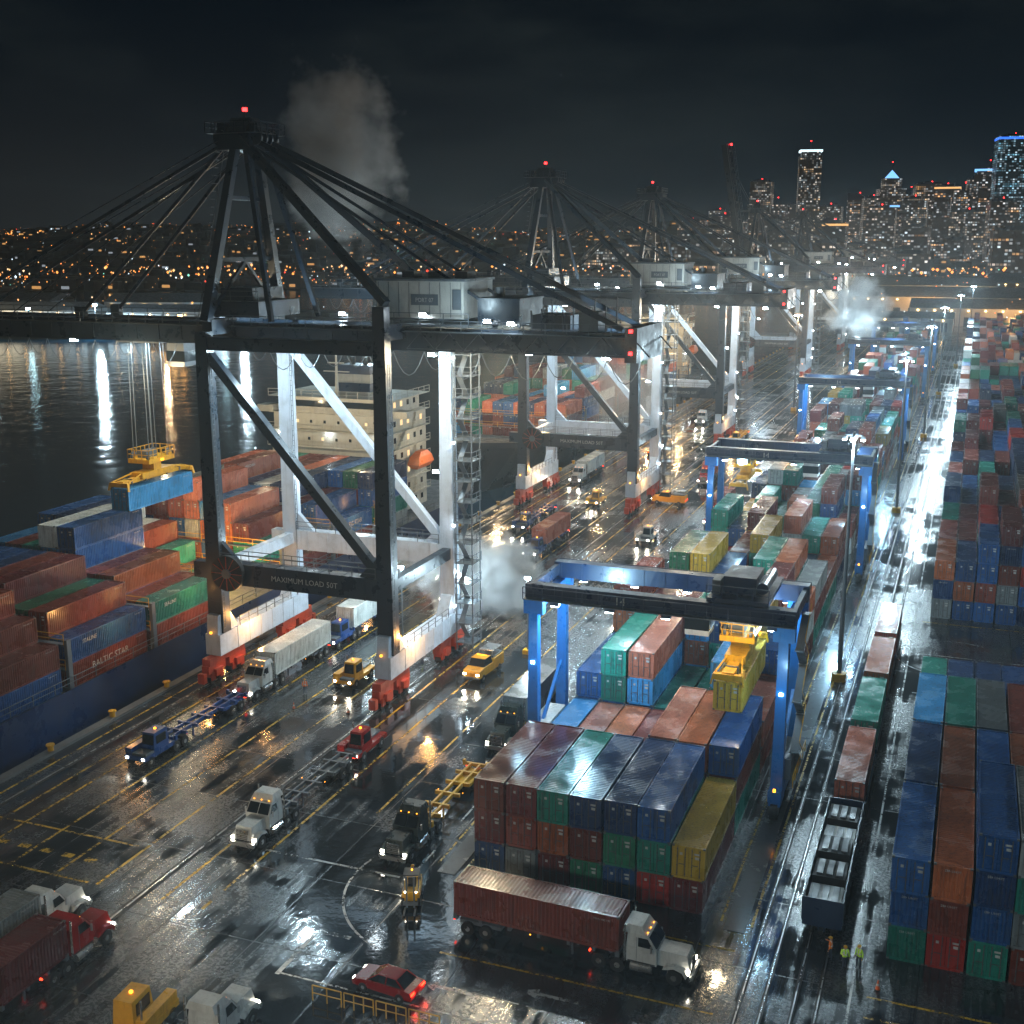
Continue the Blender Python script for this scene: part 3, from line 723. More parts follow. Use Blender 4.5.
T_white=semi_mesh(M_wp); T_dark=semi_mesh(M_kp,tm=8); T_blue=semi_mesh(M_bp,tm=0,conv=False); T_red=semi_mesh(M_rp); T_yel=semi_mesh(M_yellow,8,False)
def truck(me,x,y,rot,load=None,head=True,me2=None,two=None):
    o=inst('semi_truck',me,(x,y,0),rot,bevel=.03)
    r=rad(rot)
    def cc(mesh,d,k):
        c=bpy.data.objects.new('shipping_container',mesh); COL.objects.link(c)
        c.location=(x-math.sin(r)*d,y+math.cos(r)*d,1.45); c.rotation_euler=(0,0,r); c.color=(*PAL[k],1)
    if two: cc(CM20,3.2,two[0]); cc(CM20,9.4,two[1])
    elif load: cc(me2 or CM[0],6.3,load)
    if head:
        for xx in(-.95,.95):
            lamp('headlight',(xx,17.6,1.05),900,(1,.9,.7),.08,'SPOT',o,(rad(82),0,0),65,.5)
    return o
truck(T_white,-51.6,91.6,180)
truck(T_dark,-39.3,93.9,180)
truck(T_blue,-69.6,101.0,180)
truck(T_white,-69.6,118.9,180,'wh',False); truck(T_blue,-69.4,136.5,180,'wh',False)
truck(T_white,-58.2,45.6,0,'gy'); truck(T_red,-54.3,43.6,0,two=('ye','ma'))
truck(T_white,-31.2,71.0,-92,'br',True)
truck(T_dark,-39.4,116.2,180,'gy',False)
truck(T_blue,-68.8,200,180); truck(T_white,-72.4,242,180,'wh'); truck(T_red,-48,250,180,'or',False); truck(T_blue,-61,184,180,'sa',False)
truck(T_white,-39.4,160,180,'bl'); truck(T_yel,-51.6,300,180,None,False); truck(T_red,-39.4,215,180,'br',False); truck(T_white,-66,330,180)
truck(T_yel,-43.6,38,4,None,False); truck(T_white,-39.9,39.6,0,None,True)
def yard_tractor_mesh(body):
    b=MB()
    b.box(-1.2,1.2,-2.8,3.0,.7,1.1,0); b.box(-.5,.5,-2.8,-.3,1.1,1.3,1)
    b.frus((-1.15,.3,.2,2.2,1.1),(-1.05,.2,.3,2.0,2.9),0); b.frus((-1.0,.15,2.02,2.26,1.7),(-.95,.1,2.0,2.1,2.7),2)
    b.box(-1.17,-1.1,.5,1.8,1.7,2.6,2); b.box(.27,.33,.5,1.8,1.7,2.6,2); b.frus((-1.0,.15,.18,.24,1.7),(-.95,.1,.26,.3,2.6),2)
    b.box(.4,1.15,.1,2.9,1.1,1.75,0); b.box(-1.15,.35,2.3,2.95,1.1,1.35,1)
    for y in(-1.6,2.0):
        for x in(-1.05,1.05): wheel(b,x,y,.52,.36)
    b.cb(-.4,1.1,2.98,.18,.18,.14,7)
    for x in(-.9,.9): b.box(x-.13,x+.13,3.0,3.06,.87,1.05,5); b.box(x-.1,x+.1,-2.86,-2.8,.87,.98,6)
    b.cyl((.8,.3,1.7),(.8,.3,3.1),.08,4,8)
    return b.mesh('yard_tractor',VM(body))
YT_r=yard_tractor_mesh(M_rp); YT_y=yard_tractor_mesh(M_yellow); YT_b=yard_tractor_mesh(M_bp); YT_w=yard_tractor_mesh(M_wp)
for me,x,y,r in((YT_r,-51.6,94.9,180),(YT_y,-61.3,111.5,180),(YT_y,-63,209,180),(YT_b,-66,150,180),(YT_w,-47,185,180),(YT_y,-66,265,0)):
    o=inst('yard_tractor',me,(x,y,0),r,bevel=.03)
    for xx in(-.9,.9) if y<200 else (0,): lamp('headlight',(xx,3.2,1.0),550,(1,.9,.7),.08,'SPOT',o,(rad(80),0,0),70,.5)
def service_truck_mesh(body):
    b=MB()
    b.prism([(-3.2,.6),(3.1,.6),(3.15,1.2),(3.0,1.45),(1.9,1.6),(-3.2,1.45)],-1.05,1.05,0)
    b.frus((-1.0,1.0,-.3,1.9,1.55),(-.88,.88,-.1,1.35,2.35),2); b.box(-.88,.88,-.12,1.37,2.35,2.42,0)
    b.box(-1.05,1.05,-3.2,-.5,1.45,1.9,0); b.box(-.9,.9,-3.05,-.7,1.91,2.1,1)
    for x in(-.8,.8): b.beam((x,-3,1.9),(x,-3,2.7),.08,.08,4); b.beam((x,-.6,1.9),(x,-.6,2.7),.08,.08,4)
    b.box(-.85,.85,-3.05,-.55,2.7,2.78,4); b.box(-.6,.6,.35,.48,2.45,2.53,7)
    for y in(-2.0,2.1):
        for x in(-.95,.95): wheel(b,x,y,.42,.28)
    for x in(-.8,.8): b.box(x-.16,x+.16,3.12,3.2,.97,1.17,5); b.box(x-.1,x+.1,-3.26,-3.2,.9,1.15,6)
    b.box(-1.0,1.0,3.15,3.25,.55,.8,1)
    return b.mesh('service_truck',VM(body))
ST=service_truck_mesh(M_yellow); STW=service_truck_mesh(M_wp)
for me,x,y,r in((ST,-48.7,118.5,176),(ST,-50.3,214,90),(STW,-71,160,180),(STW,-44,270,180)):
    o=inst('service_truck',me,(x,y,0),r,bevel=.04)
    for xx in(-.8,.8) if y<200 else (0,): lamp('headlight',(xx,3.35,1.05),900,(1,.88,.65),.08,'SPOT',o,(rad(80),0,0),70,.5)
def forklift():
    b=MB()
    b.box(-.65,.65,-1.3,.9,.45,1.15,0); b.prism([(-1.6,.4),(-1.3,.4),(-1.0,1.35),(-1.5,1.3)],-.62,.62,0)
    for x in(-.55,.55):
        b.beam((x,.7,1.1),(x,.35,2.2),.08,.08,1); b.beam((x,-.7,1.3),(x,-.6,2.2),.08,.08,1); b.box(x*.5-.07,x*.5+.07,1.15,1.25,.1,2.6,1); b.box(x*.7-.07,x*.7+.07,1.3,2.4,.12,.18,1)
    b.box(-.6,.6,-.7,.45,2.2,2.28,3); b.box(-.55,.55,1.2,1.3,.3,.6,1); b.box(-.3,.3,-.4,-.2,1.15,1.7,3); b.box(-.3,.3,-.4,.1,1.1,1.22,3)
    for y,r in((.7,.38),(-.95,.32)):
        for x in(-.6,.6): wheel(b,x,y,r,.24)
    b.cb(0,-.3,2.33,.12,.12,.1,7)
    for x in(-.4,.4): b.cb(x,.95,1.2,.1,.06,.1,5)
    return b.obj('forklift',VM(M_yellow),(-35.7,72.6,0),200,.02)
forklift()
def car(loc,rot):
    b=MB()
    b.prism([(-2.25,.35),(2.2,.35),(2.28,.62),(2.15,.8),(1.1,.95),(-1.55,1.0),(-2.2,.92),(-2.3,.65)],-.9,.9,0)
    b.frus((-.82,.82,-1.75,1.15,.95),(-.64,.64,-1.05,.35,1.42),2); b.frus((-.66,.66,-1.08,.4,1.42),(-.58,.58,-.95,.2,1.47),0)
    for x in(-1,1):
        b.beam((x*.82,1.12,.95),(x*.655,.36,1.43),.07,.05,0); b.beam((x*.82,-1.72,.98),(x*.655,-1.04,1.43),.1,.05,0); b.beam((x*.8,-.3,.98),(x*.66,-.32,1.43),.06,.08,0)
        b.box(x*.98-.08,x*.98+.08,.65,.8,.92,1.05,0)
        for y in(-1.4,1.4): wheel(b,x*.82,y,.33,.22)
        b.box(x*.65-.17,x*.65+.17,2.2,2.26,.6,.73,5); b.box(x*.65-.2,x*.65+.2,-2.31,-2.24,.7,.86,6)
    b.box(-.3,.3,-2.32,-2.28,.48,.6,4)
    o=b.obj('car',VM(M_rp),loc,rot,.05)
    for x in(-.65,.65):
        lamp('headlight',(x,2.4,.65),300,(1,.93,.8),.06,'SPOT',o,(rad(82),0,0),60,.5); lamp('tail_light',(x,-2.45,.8),30,(1,.05,.02),.06,parent=o)
car((-32.4,62.1,0),84)

def flatcar(y0,L,kind):
    b=MB()
    b.box(-1.35,1.35,0,L,.95,1.25,0); b.box(-.25,.25,0,L,.6,.95,0)
    for y in(1.8,L-1.8):
        for k in(-.9,.9):
            for x in(-.72,.72): b.cyl((x-.07,y+k,.5),(x+.07,y+k,.5),.43,1,16)
        for x in(-.95,.95): b.box(x-.1,x+.1,y-1.5,y+1.5,.45,.75,1)
    b.box(-.15,.15,-.5,0,.7,.95,1); b.box(-.15,.15,L,L+.4,.7,.95,1)
    if kind=='gondola':
        for x in(-1.35,1.35):
            b.box(x-.05,x+.05,0,L,1.25,3.1,0)
            for k in range(12): b.box(x-.1,x+.1,.2+k*(L-.5)/11,.4+k*(L-.5)/11,1.25,3.1,2)
        for y in(.03,L-.03): b.box(-1.3,1.3,y-.04,y+.04,1.25,3.1,0)
        for k in range(5):
            y=.5+k*(L-.8)/5
            b.box(-1.15,1.15,y,y+2.7,1.3,2.5+.35*(k%3),4 if k in(0,3) else 1)
            for j in(-.7,.0,.7): b.box(j-.22,j+.22,y+.3,y+2.4,2.5+.35*(k%3),2.62+.35*(k%3),2)
    b.obj('rail_wagon',[M_navy,M_black,M_grey,M_yellow,M_beige],(-6.6,y0,0))
flatcar(78.2,16.5,'gondola')
yy=96.2
for k,key in enumerate(('sa','te','or','br')):
    flatcar(yy,12.9,'flat'); inst('shipping_container',CM[0],(-6.6,yy+6.45,1.27),0,color=PAL[key])
    yy+=13.9

b=MB()
for k in range(4):
    x0=-36.5+k*2.3
    b.rail((x0,0,.0),(x0+2.1,0,0),0,h=1.1,step=.7,t=.06); b.box(x0+.1,x0+.2,-.3,.3,0,.05,1); b.box(x0+1.9,x0+2.0,-.3,.3,0,.05,1)
b.obj('safety_barrier',[M_yellow,M_black],(0,59.4,0),0)
cm=MB(); cm.box(-.2,.2,-.2,.2,0,.04,1); cm.cyl((0,0,.04),(0,0,.3),.15,0,12,.1); cm.cyl((0,0,.3),(0,0,.45),.1,2,12,.07); cm.cyl((0,0,.45),(0,0,.7),.07,0,12,.025)
cme=cm.mesh('traffic_cone',[paint('cone_orange',(.6,.10,.02),.5,.2),M_black,M_wp])
for x,y in((-63.5,102),(-57.6,103),(-2.4,73.6)): inst('traffic_cone',cme,(x,y,.01))

# ---------------------------------------------------------------- workers
def worker(loc,rot,vest,pose=0):
    J=[];E=[];Rr=[]
    def j(x,y,z,r): J.append((x,y,z));Rr.append(r);return len(J)-1
    pel=j(0,0,.95,.15);sp_=j(0,.01,1.15,.145);ch=j(0,.02,1.36,.16);nk=j(0,.02,1.5,.06);hd=j(0,.035,1.62,.095);ht=j(0,.03,1.74,.08)
    E+=[(pel,sp_),(sp_,ch),(ch,nk),(nk,hd),(hd,ht)]
    for s in(-1,1):
        st=.12*s if pose else .04*s
        h=j(s*.1,0,.9,.1);k=j(s*.11,.02+st,.5,.07);a=j(s*.12,st*.8-.02,.1,.05);t=j(s*.13,st*.8+.14,.04,.045)
        E+=[(pel,h),(h,k),(k,a),(a,t)]
        sh=j(s*.19,.02,1.42,.07)
        if pose and s>0: el=j(s*.32,.12,1.2,.05);wr=j(s*.22,.33,1.3,.035);ha=j(s*.2,.4,1.33,.035)
        else: el=j(s*.27,-.03,1.14,.05);wr=j(s*.29,.06,.9,.035);ha=j(s*.29,.08,.82,.035)
        E+=[(ch,sh),(sh,el),(el,wr),(wr,ha)]
        d=Vector(J[ha])-Vector(J[wr]); d.normalize()
        for i,o_ in enumerate((-.03,-.01,.01,.03)):
            f=Vector(J[ha])+Vector((0,o_,0))+d*(.075+(.012 if i in(1,2) else 0)); e=j(*f,.009); E.append((ha,e))
        f=Vector(J[wr])+Vector((-.03*s,.045,-.02)); e=j(*f,.011); E.append((ha,e))
    me=bpy.data.meshes.new('b'); me.from_pydata(J,E,[])
    o=bpy.data.objects.new('b',me); COL.objects.link(o)
    sk=o.modifiers.new('s','SKIN'); 
    for i,v in enumerate(me.skin_vertices[0].data): v.radius=(Rr[i],Rr[i]); v.use_root=(i==0)
    o.modifiers.new('u','SUBSURF').levels=2
    dg=bpy.context.evaluated_depsgraph_get(); dg.update()
    m2=bpy.data.meshes.new_from_object(o.evaluated_get(dg)); bpy.data.objects.remove(o)
    b=MB(); vs=[tuple(v.co) for v in m2.vertices]
    for p in m2.polygons:
        c=p.center
        z=c.z;ax=abs(c.x)
        if z<.11: k=2
        elif ax>.24 and z<.86 or (pose and c.x>.1 and c.y>.35): k=3
        elif z<.93: k=1
        elif z<1.5: k=4 if (1.08<z<1.14 or (.07<ax<.12 and z>1.14 and ax<.2)) and ax<.22 else 0
        else: k=3
        b.f.append(tuple(p.vertices)); b.m.append(k)
    b.v=vs
    n=12
    for i in range(4):
        a0=rad(i*22);a1=rad((i+1)*22)
        b.cyl((0,.03,1.67+.13*math.sin(a0)),(0,.03,1.67+.13*math.sin(a1)),.135*math.cos(a0),5,n,.135*math.cos(a1))
    b.box(-.09,.09,.13,.2,1.665,1.68,5)
    for s in(-1,1): b.cb(s*.032,.125,1.625,.02,.012,.012,2); b.cb(s*.097,.03,1.61,.015,.03,.05,3)
    b.cb(0,.135,1.6,.02,.03,.035,3); b.cb(0,.125,1.56,.045,.01,.01,2)
    vm={'y':M_hvy,'o':M_hvo}[vest]
    me=b.mesh('worker',[vm,M_pant,M_black,M_skin,M_refl,M_yellow]); 
    return inst('dock_worker',me,loc,rot)
M_hvy=paint('hi_vis_yellow_cloth',(.55,.85,.05),.8,.1); M_hvo=paint('hi_vis_orange_cloth',(.9,.2,.02),.8,.1)
M_pant=paint('work_trousers',(.025,.035,.06),.85,.2); M_skin=paint('skin',(.45,.26,.18),.5,.05); M_refl=paint('reflective_tape',(.75,.75,.75),.3,.05)
worker((-4.7,75.2,0),200,'y',1); worker((-3.8,75.6,0),150,'y',0); worker((-5.7,75.9,0),80,'o',1)
worker((-36.5,74.5,0),160,'y',0); worker((-64.5,106,0),10,'o',0); worker((-57.5,121,0),100,'y',1)

# ---------------------------------------------------------------- ships
M_hull=paint('ship_hull_blue',(.004,.02,.07),.35,.4,scale=.15); M_hull2=paint('ship_hull_black',(.012,.014,.018),.35,.4,scale=.15)
M_sup=paint('superstructure_white',(.42,.40,.34),.45,.4,scale=.3); M_or=paint('lifeboat_orange',(.6,.13,.02),.4,.2)
def hull(name,xc,y0,y1,hb,zd,mat):
    b=MB(); n=40; rows=[]
    for i in range(n+1):
        t=i/n; u=t
        k=min(1,(u/.2))**.6 if u<.2 else (1 if u<.9 else 1-.35*((u-.9)/.1)**2)
        kb=min(1,(u/.32))**.8 if u<.32 else (1 if u<.85 else 1-.7*((u-.85)/.15)**2)
        k=max(k,.03);kb=max(kb,.02)
        y=y0+(y1-y0)*t; z=zd+(3.0*(1-u/.12) if u<.12 else 0)
        rows.append([(xc-hb*k,y,z+1.1),(xc-hb*k,y,z),(xc-hb*(k+kb)/2,y,-2),(xc-hb*kb,y,-6),(xc+hb*kb,y,-6),(xc+hb*(k+kb)/2,y,-2),(xc+hb*k,y,z),(xc+hb*k,y,z+1.1)])
    vs=[p for r in rows for p in r]
    for i in range(n):
        for j in range(7):
            a=i*8+j; b.add([vs[a],vs[a+1],vs[a+9],vs[a+8]],[(0,1,2,3)],0)
        a=i*8; b.add([vs[a+1],vs[a+6],vs[a+14],vs[a+9]],[(0,1,2,3)],1)
    b.add([vs[k] for k in range(1,7)],[(0,1,2,3,4,5)],0); e=n*8; b.add([vs[e+k] for k in range(1,7)],[(5,4,3,2,1,0)],0)
    b.rail((xc+hb-.3,y0+(y1-y0)*.22,zd+1.1),(xc+hb-.3,y0+(y1-y0)*.88,zd+1.1),1,step=3)
    yy=y0+(y1-y0)*.16 if y0>100 else 64.8
    while yy<y1-(y1-y0)*.2:
        b.box(xc-hb+1.2,xc+hb-1.2,yy,yy+12.4,zd,zd+.5,1)
        b.box(xc-hb+.6,xc-hb+1.0,yy-.9,yy-.3,zd,zd+6,2); b.box(xc+hb-1.0,xc+hb-.6,yy-.9,yy-.3,zd,zd+6,2); 
        for z in(2.7,5.4): b.box(xc-hb+1,xc+hb-1,yy-.9,yy-.3,zd+z,zd+z+.12,2); b.rail((xc-hb+1,yy-.9,zd+z+.1),(xc+hb-1,yy-.9,zd+z+.1),3,step=4)
        yy+=13.6
    return b.obj(name,[mat,M_grey,M_grey,M_yellow])
def superstructure(b,x0,x1,y0,y1,z0,decks=7):
    dh=2.75
    for i in range(decks):
        z=z0+i*dh; ins=0 if i<decks-1 else 1.2
        b.box(x0+1+ins,x1-1-ins,y0+(i>4)*.8,y1,z,z+dh-.12,0)
        b.box(x0+.4,x1-.4,y0-.5+(i>4)*.8,y1+.4,z+dh-.12,z+dh,0)
        b.rail((x0+.4,y0-.5+(i>4)*.8,z+dh),(x1-.4,y0-.5+(i>4)*.8,z+dh),0,step=2); b.rail((x1-.4,y0-.5,z+dh),(x1-.4,y1+.4,z+dh),0,step=2)
        for k in range(8):
            xx=x0+3+k*(x1-x0-6)/7; yf=y0+(i>4)*.8
            if i<decks-1: b.box(xx-.22,xx+.22,yf-.04,yf,z+1.1,z+1.6,2 if random.random()<.12 else 1)
            if k<5:
                yy=y0+2+k*(y1-y0-4)/4; b.box(x1-1-ins,x1-.96-ins,yy-.4,yy+.4,z+1.0,z+1.9,2 if random.random()<.3 else 1)
        # inclined stairs between side decks
        if i<decks-1: b.beam((x1-.6,y0+2+(i%2)*6,z),(x1-.6,y0+5+(i%2)*4,z+dh),.5,.08,0)
    zt=z0+(decks-1)*dh
    b.box(x0+2.3,x1-2.3,y0+.7,y0+.78,zt+1.0,zt+2.1,1)
    b.box(x0-2,x0+1,y0+.5,y0+3,zt-.1,zt+1,0); b.box(x1-1,x1+2,y0+.5,y0+3,zt-.1,zt+1,0)
    zt+=dh
    xc=(x0+x1)/2
    b.beam((xc,y0+3,zt),(xc,y0+3,zt+7),.5,.5,0,.2,.2); b.box(xc-2.4,xc+2.4,y0+2.9,y0+3.1,zt+4,zt+4.15,0); b.box(xc-1.5,xc+1.5,y0+2.8,y0+3.0,zt+5.4,zt+5.6,0)
    b.box(xc-3,xc+3,y1-5,y1-1,zt-dh,zt+4.5,3); b.box(xc-3.05,xc+3.05,y1-5.05,y1-.95,zt+1.5,zt+3,0)
    for k in(-1.2,1.2): b.cyl((xc+k,y1-3,zt+4.5),(xc+k,y1-3,zt+5.8),.45,4,10)
    for xx in(x0+3,xc,x1-3): b.cb(xx,y0-.6,z0+dh*4.8,.5,.2,.25,6)
    for yy in(y0+2,y1-2): b.cb(x1-.5,yy,z0+dh*2.8,.2,.4,.2,6)
    b.frus((x1-.3,x1+1.9,y0+5,y0+11,z0+8),(x1-.1,x1+1.7,y0+5.6,y0+10.4,z0+9.2),5); b.frus((x1-.1,x1+1.7,y0+5.6,y0+10.4,z0+9.2),(x1+.3,x1+1.3,y0+7,y0+9.6,z0+10),5); b.frus((x1+.3,x1+1.3,y0+5.6,y0+10.4,z0+7.2),(x1-.3,x1+1.9,y0+5,y0+11,z0+8),5)
    b.cb(xc,y0+3,zt+7.1,.4,.4,.4,6)
hull('container_ship',-97.5,20,208,15.2,2.6,M_hull)
b=MB(); superstructure(b,-110,-86,172,186,3.5); s1=b.obj('ship_superstructure',[M_sup,M_glass,E_win,M_navy,M_black,M_or,E_lamp])
s1.parent=bpy.data.objects['container_ship']
for x in(-105,-90): lamp('floodlight',(x,163.5,21),2400,NEUT,.3)
lamp('floodlight',(-80,179,14),1500,NEUT,.3)
hull('container_ship',-98,222,420,15.5,3.5,M_hull2)
b=MB(); superstructure(b,-110,-86,382,396,4.5); s2=b.obj('ship_superstructure',[M_sup,M_glass,E_win,M_navy,M_black,M_or,E_lamp]); s2.parent=bpy.data.objects['container_ship.001']
lamp('floodlight',(-97,374,20),6000,NEUT,.3)
SP=2.56
SKEY=['br']*6+['ma']*4+['sa']*4+['bl']*5+['nv']*3+['te']*3+['wh']*2+['lb']*2+['gr']*2
def shipbay(xc,y,z,tiers,rows=11,jit=1,keys=None):
    for r in range(rows):
        n=tiers[r] if isinstance(tiers,(list,tuple)) else tiers+random.choice((-jit,0,0,0))
        x=xc-(rows-1)/2*SP+r*SP
        for i in range(max(0,n)):
            k=None
            if keys and r in keys and i<len(keys[r]): k=keys[r][i]
            cont(x,y+CL/2,z+i*CH,k or random.choice(SKEY),me=CM[1] if (r==10 and i==1 and y==105.6) else None)
zb=3.15
shipbay(-97.5,64.8,zb,[4,4,4,4,4,4,4,4,4,3,3]); 
shipbay(-97.5,78.4,zb,[4,4,4,4,4,4,4,4,4,3,2],keys={10:['bl','br'],9:['nv','gr','br'],8:['bl','bl','ma','br'],7:['te','br','or','br']})
shipbay(-97.5,92,zb,[4,4,4,4,4,4,4,4,3,3,2],keys={10:['br','bl'],9:['gr','br','br'],8:['te','gr','gr'],7:['br','br','ma','ma'],6:['br','bl','te','br']})
shipbay(-97.5,105.6,zb,[3,3,4,4,4,5,5,3,3,2,2],keys={10:['br','te'],9:['br','br'],8:['ma','bl','or'],7:['br','ma','br'],6:['bl','lb','wh','bl','bl'],5:['bl','br','bl','lb','wh']})
shipbay(-97.5,119.2,zb,[4,4,4,3,3,2,1,1,0,0,0]); shipbay(-97.5,132.8,zb,[3,3,4,4,4,5,4,4,3,2,1],keys={5:['br','or','wh','sa','sa'],6:['br','bl','or','lb'],7:['te','br','or','sa']}); shipbay(-97.5,146.4,zb,[3,4,4,4,5,4,4,4,3,3,2]); shipbay(-97.5,158.9,zb,4)
for k in range(8): 
    if k!=4: shipbay(-98,254+k*13.6,4.1,3+(k%3),jit=1)
for y_ in(98,112,136,152): lamp('floodlight',(-81.4,y_,8.6),600,WARM,.25)
lamp('floodlight',(-88.5,125,8),6000,(1,.58,.16),.3); lamp('floodlight',(-100,131,22),3000,NEUT,.3)
for y_ in(236,276,316,360): lamp('floodlight',(-83,y_,18),6500,(1,.66,.32),.3)
lamp('floodlight',(-98,247,19),9000,(1,.7,.38),.3)
lamp('floodlight',(-103,196,34),14000,COOL,.4)  # added lamp without a fixture, brightens the funnel plume

# ---------------------------------------------------------------- far terminal, hills, city
M_dland=paint('far_shore_ground',(.03,.033,.03),.8,.4,scale=.01)
p=MB(); pts=[(-384,549),(-720,410),(-1300,330),(-1400,620),(-430,770),(-360,660)]
p.add([(x,y,-1) for x,y in pts]+[(x,y,-7) for x,y in pts],[tuple(range(6))[::-1]]+[(i,(i+1)%6,6+(i+1)%6,6+i) for i in range(6)])
p.obj('far_pier',[M_dland])
random.seed(21)
M_wh=paint('warehouse_cladding',(.35,.38,.4),.6,.4,scale=.05)
def warehouse(x,y,sx,sy,h,rot=0,z=0):
    b=MB(); b.box(-sx/2,sx/2,-sy/2,sy/2,0,h,0); b.prism([(-sy/2-.5,h),(sy/2+.5,h),(0,h+sy*.12)],-sx/2-.5,sx/2+.5,1)
    n=int(sx/9)
    for k in range(n):
        xx=-sx/2+sx*(k+.5)/n; b.box(xx-2.2,xx+2.2,-sy/2-.08,-sy/2,0,min(5,h*.7),2 if random.random()<.75 else 3); b.box(xx-.4,xx+.4,-sy/2-.6,-sy/2-.1,h*.85,h*.85+.4,4)
    return b.obj('warehouse',[M_wh,M_grey,M_navy,E_win,E_warm],(x,y,z),rot)
for x,y,sx,sy,h,r in((-430,575,60,30,10,18),(-500,548,70,34,11,18),(-585,512,80,36,9,18),(-690,470,90,40,10,18),(-470,640,80,40,12,18),(-600,600,120,40,12,18)): warehouse(x,y,sx,sy,h,r,-1)
for x,y,sx,sy,h in((20,760,110,40,10),(-20,860,120,50,12),(110,960,140,50,11),(-50,1080,130,50,12),(90,1180,160,60,12),(60,690,60,30,8),(-30,700,40,25,7)): warehouse(x,y,sx,sy,h)
E_big=emis('shore_floodlight',(.5,.88,1),40,True); E_bigw=emis('shore_sodium_light',(1,.5,.15),30,True)
lm=MB()
for x,y,z,k in ((-445,532,14,1),(-478,518,12,1),(-520,505,15,1),(-600,470,12,2),(-410,600,16,1),(-396,540,9,2),(-545,494,10,2),(-500,511,9,1)):
    lm.cyl((x,y,-1),(x,y,z),.3,0,6); lm.cb(x,y,z,1.6,1.6,1.2,k)
lm.obj('shore_floodlight_poles',[M_grey,E_big,E_bigw])
for x,y,c_ in((-440,528,COOL),(-510,498,NEUT),(-600,462,WARM),(-390,590,COOL)): lamp('floodlight',(x,y,13),110000,c_,.8)
for x,y,c_ in((20,720,WARM),(-30,820,WARM),(80,900,NEUT),(-20,1020,WARM)): lamp('floodlight',(x,y,16),40000,c_,.8)
def vessel(loc,rot):
    b=MB(); b.prism([(-14,-4),(13,-4),(17,-1),(-15,-1)],-4,4,0); b.box(-3.2,3.2,-12,8,-1,2,1); b.box(-2.8,2.8,-8,4,2,4.6,1); b.box(-2.2,2.2,-3,2,4.6,6.6,1)
    for k in range(7): b.box(3.2,3.25,-11+k*2.6,-9.6+k*2.6,-.2,1.2,2); b.box(-3.25,-3.2,-11+k*2.6,-9.6+k*2.6,-.2,1.2,2)
    for k in range(4): b.box(2.8,2.85,-7+k*2.6,-5.6+k*2.6,2.6,3.8,2); b.box(-2.85,-2.8,-7+k*2.6,-5.6+k*2.6,2.6,3.8,2)
    b.cyl((0,0,6.6),(0,0,11),.15,1); b.cb(0,0,11,.8,.8,.8,3); b.box(-3,3,8,12,-.9,-.7,1); b.cb(2.6,9,.5,.6,.6,.6,3)
    b.obj('harbour_ferry',[M_hull,M_sup,emis('ferry_window',(1,.5,.15),4),E_warm],loc,rot)
vessel((-372,500,0),70)
lamp('floodlight',(-366,486,9),14000,(1,.6,.3),.5)

hb=MB(); na,nr=110,34
def hz(r,a):
    t=max(0,(r-1500)/2200); t=min(1,t); base=t*t*(3-2*t)
    n1=mnoise.noise(Vector((a*7,r*.0006,0)))*.5+mnoise.noise(Vector((a*19,r*.001,3)))*.25
    env=85+70*n1-28*max(0,min(1,(-a-.75)*3))
    return -2+base*max(20,env)
rr=[1320+(5200-1320)*(i/nr)**1.3 for i in range(nr+1)]; aa=[rad(-75+150*i/na) for i in range(na+1)]
vs=[(r*math.sin(a),r*math.cos(a),hz(r,a)) for r in rr for a in aa]
fs=[(i*(na+1)+j,(i+1)*(na+1)+j,(i+1)*(na+1)+j+1,i*(na+1)+j+1)[::-1] for i in range(nr) for j in range(na)]
hb.add(vs,fs); hb.obj('hills',[paint('hill_vegetation',(.018,.022,.018),.9,.5,scale=.004)])

cols=[((1,.36,.07),2.2),((1,.5,.18),2.0),((1,.7,.4),1.8),((.7,.88,1),2.2),((1,.25,.05),3.6),((.25,.8,.6),1.6),((1,.08,.04),2)]
EM=[emis('street_light_%d'%i,c,s) for i,(c,s) in enumerate(cols)]
L=MB()
def lt(x,y,z,s,m):
    L.add([(x-s,y,z),(x+s,y,z),(x,y-s,z),(x,y+s,z),(x,y,z-s),(x,y,z+s)],[(0,2,5),(2,1,5),(1,3,5),(3,0,5),(2,0,4),(1,2,4),(3,1,4),(0,3,4)],m)
for i in range(4600):
    a=rad(random.uniform(-62,22)); t=random.random()**1.7; r=1330+t*2500
    cl=mnoise.noise(Vector((a*14,r*.003,7)))
    if cl<-.1 and random.random()<.8: continue
    s=r/1195*random.choice((.25,.3,.36,.5,.75))
    m=random.choices(range(7),(34,26,12,8,14,3,3))[0]
    lt(r*math.sin(a),r*math.cos(a),hz(r,a)+random.uniform(2,9),s,m)
for i in range(900):
    a=rad(random.uniform(-62,22)); r=random.uniform(1325,1500)
    lt(r*math.sin(a),r*math.cos(a),random.uniform(3,20),r/1195*random.choice((.5,.7,1.0,1.5)),random.choices(range(7),(34,28,10,10,15,2,1))[0])
for i in range(300):
    x=random.uniform(-70,260);y=random.uniform(650,1290)
    lt(x,y,random.uniform(4,18),y/1195*random.choice((.3,.5,.7)),random.choices(range(7),(22,25,15,22,12,3,6))[0])
for i in range(420):
    t=random.random(); x=-384-t*700+random.uniform(-20,0); y=555-t*200+random.uniform(0,150)
    lt(x,y,random.uniform(1,14),.7*random.choice((.4,.6,1.0)),random.choices(range(7),(26,27,12,18,13,2,2))[0])
L.obj('distant_street_lights',EM)
M_hs=paint('distant_house_walls',(.08,.075,.07),.8,.4,scale=.02)
h=MB()
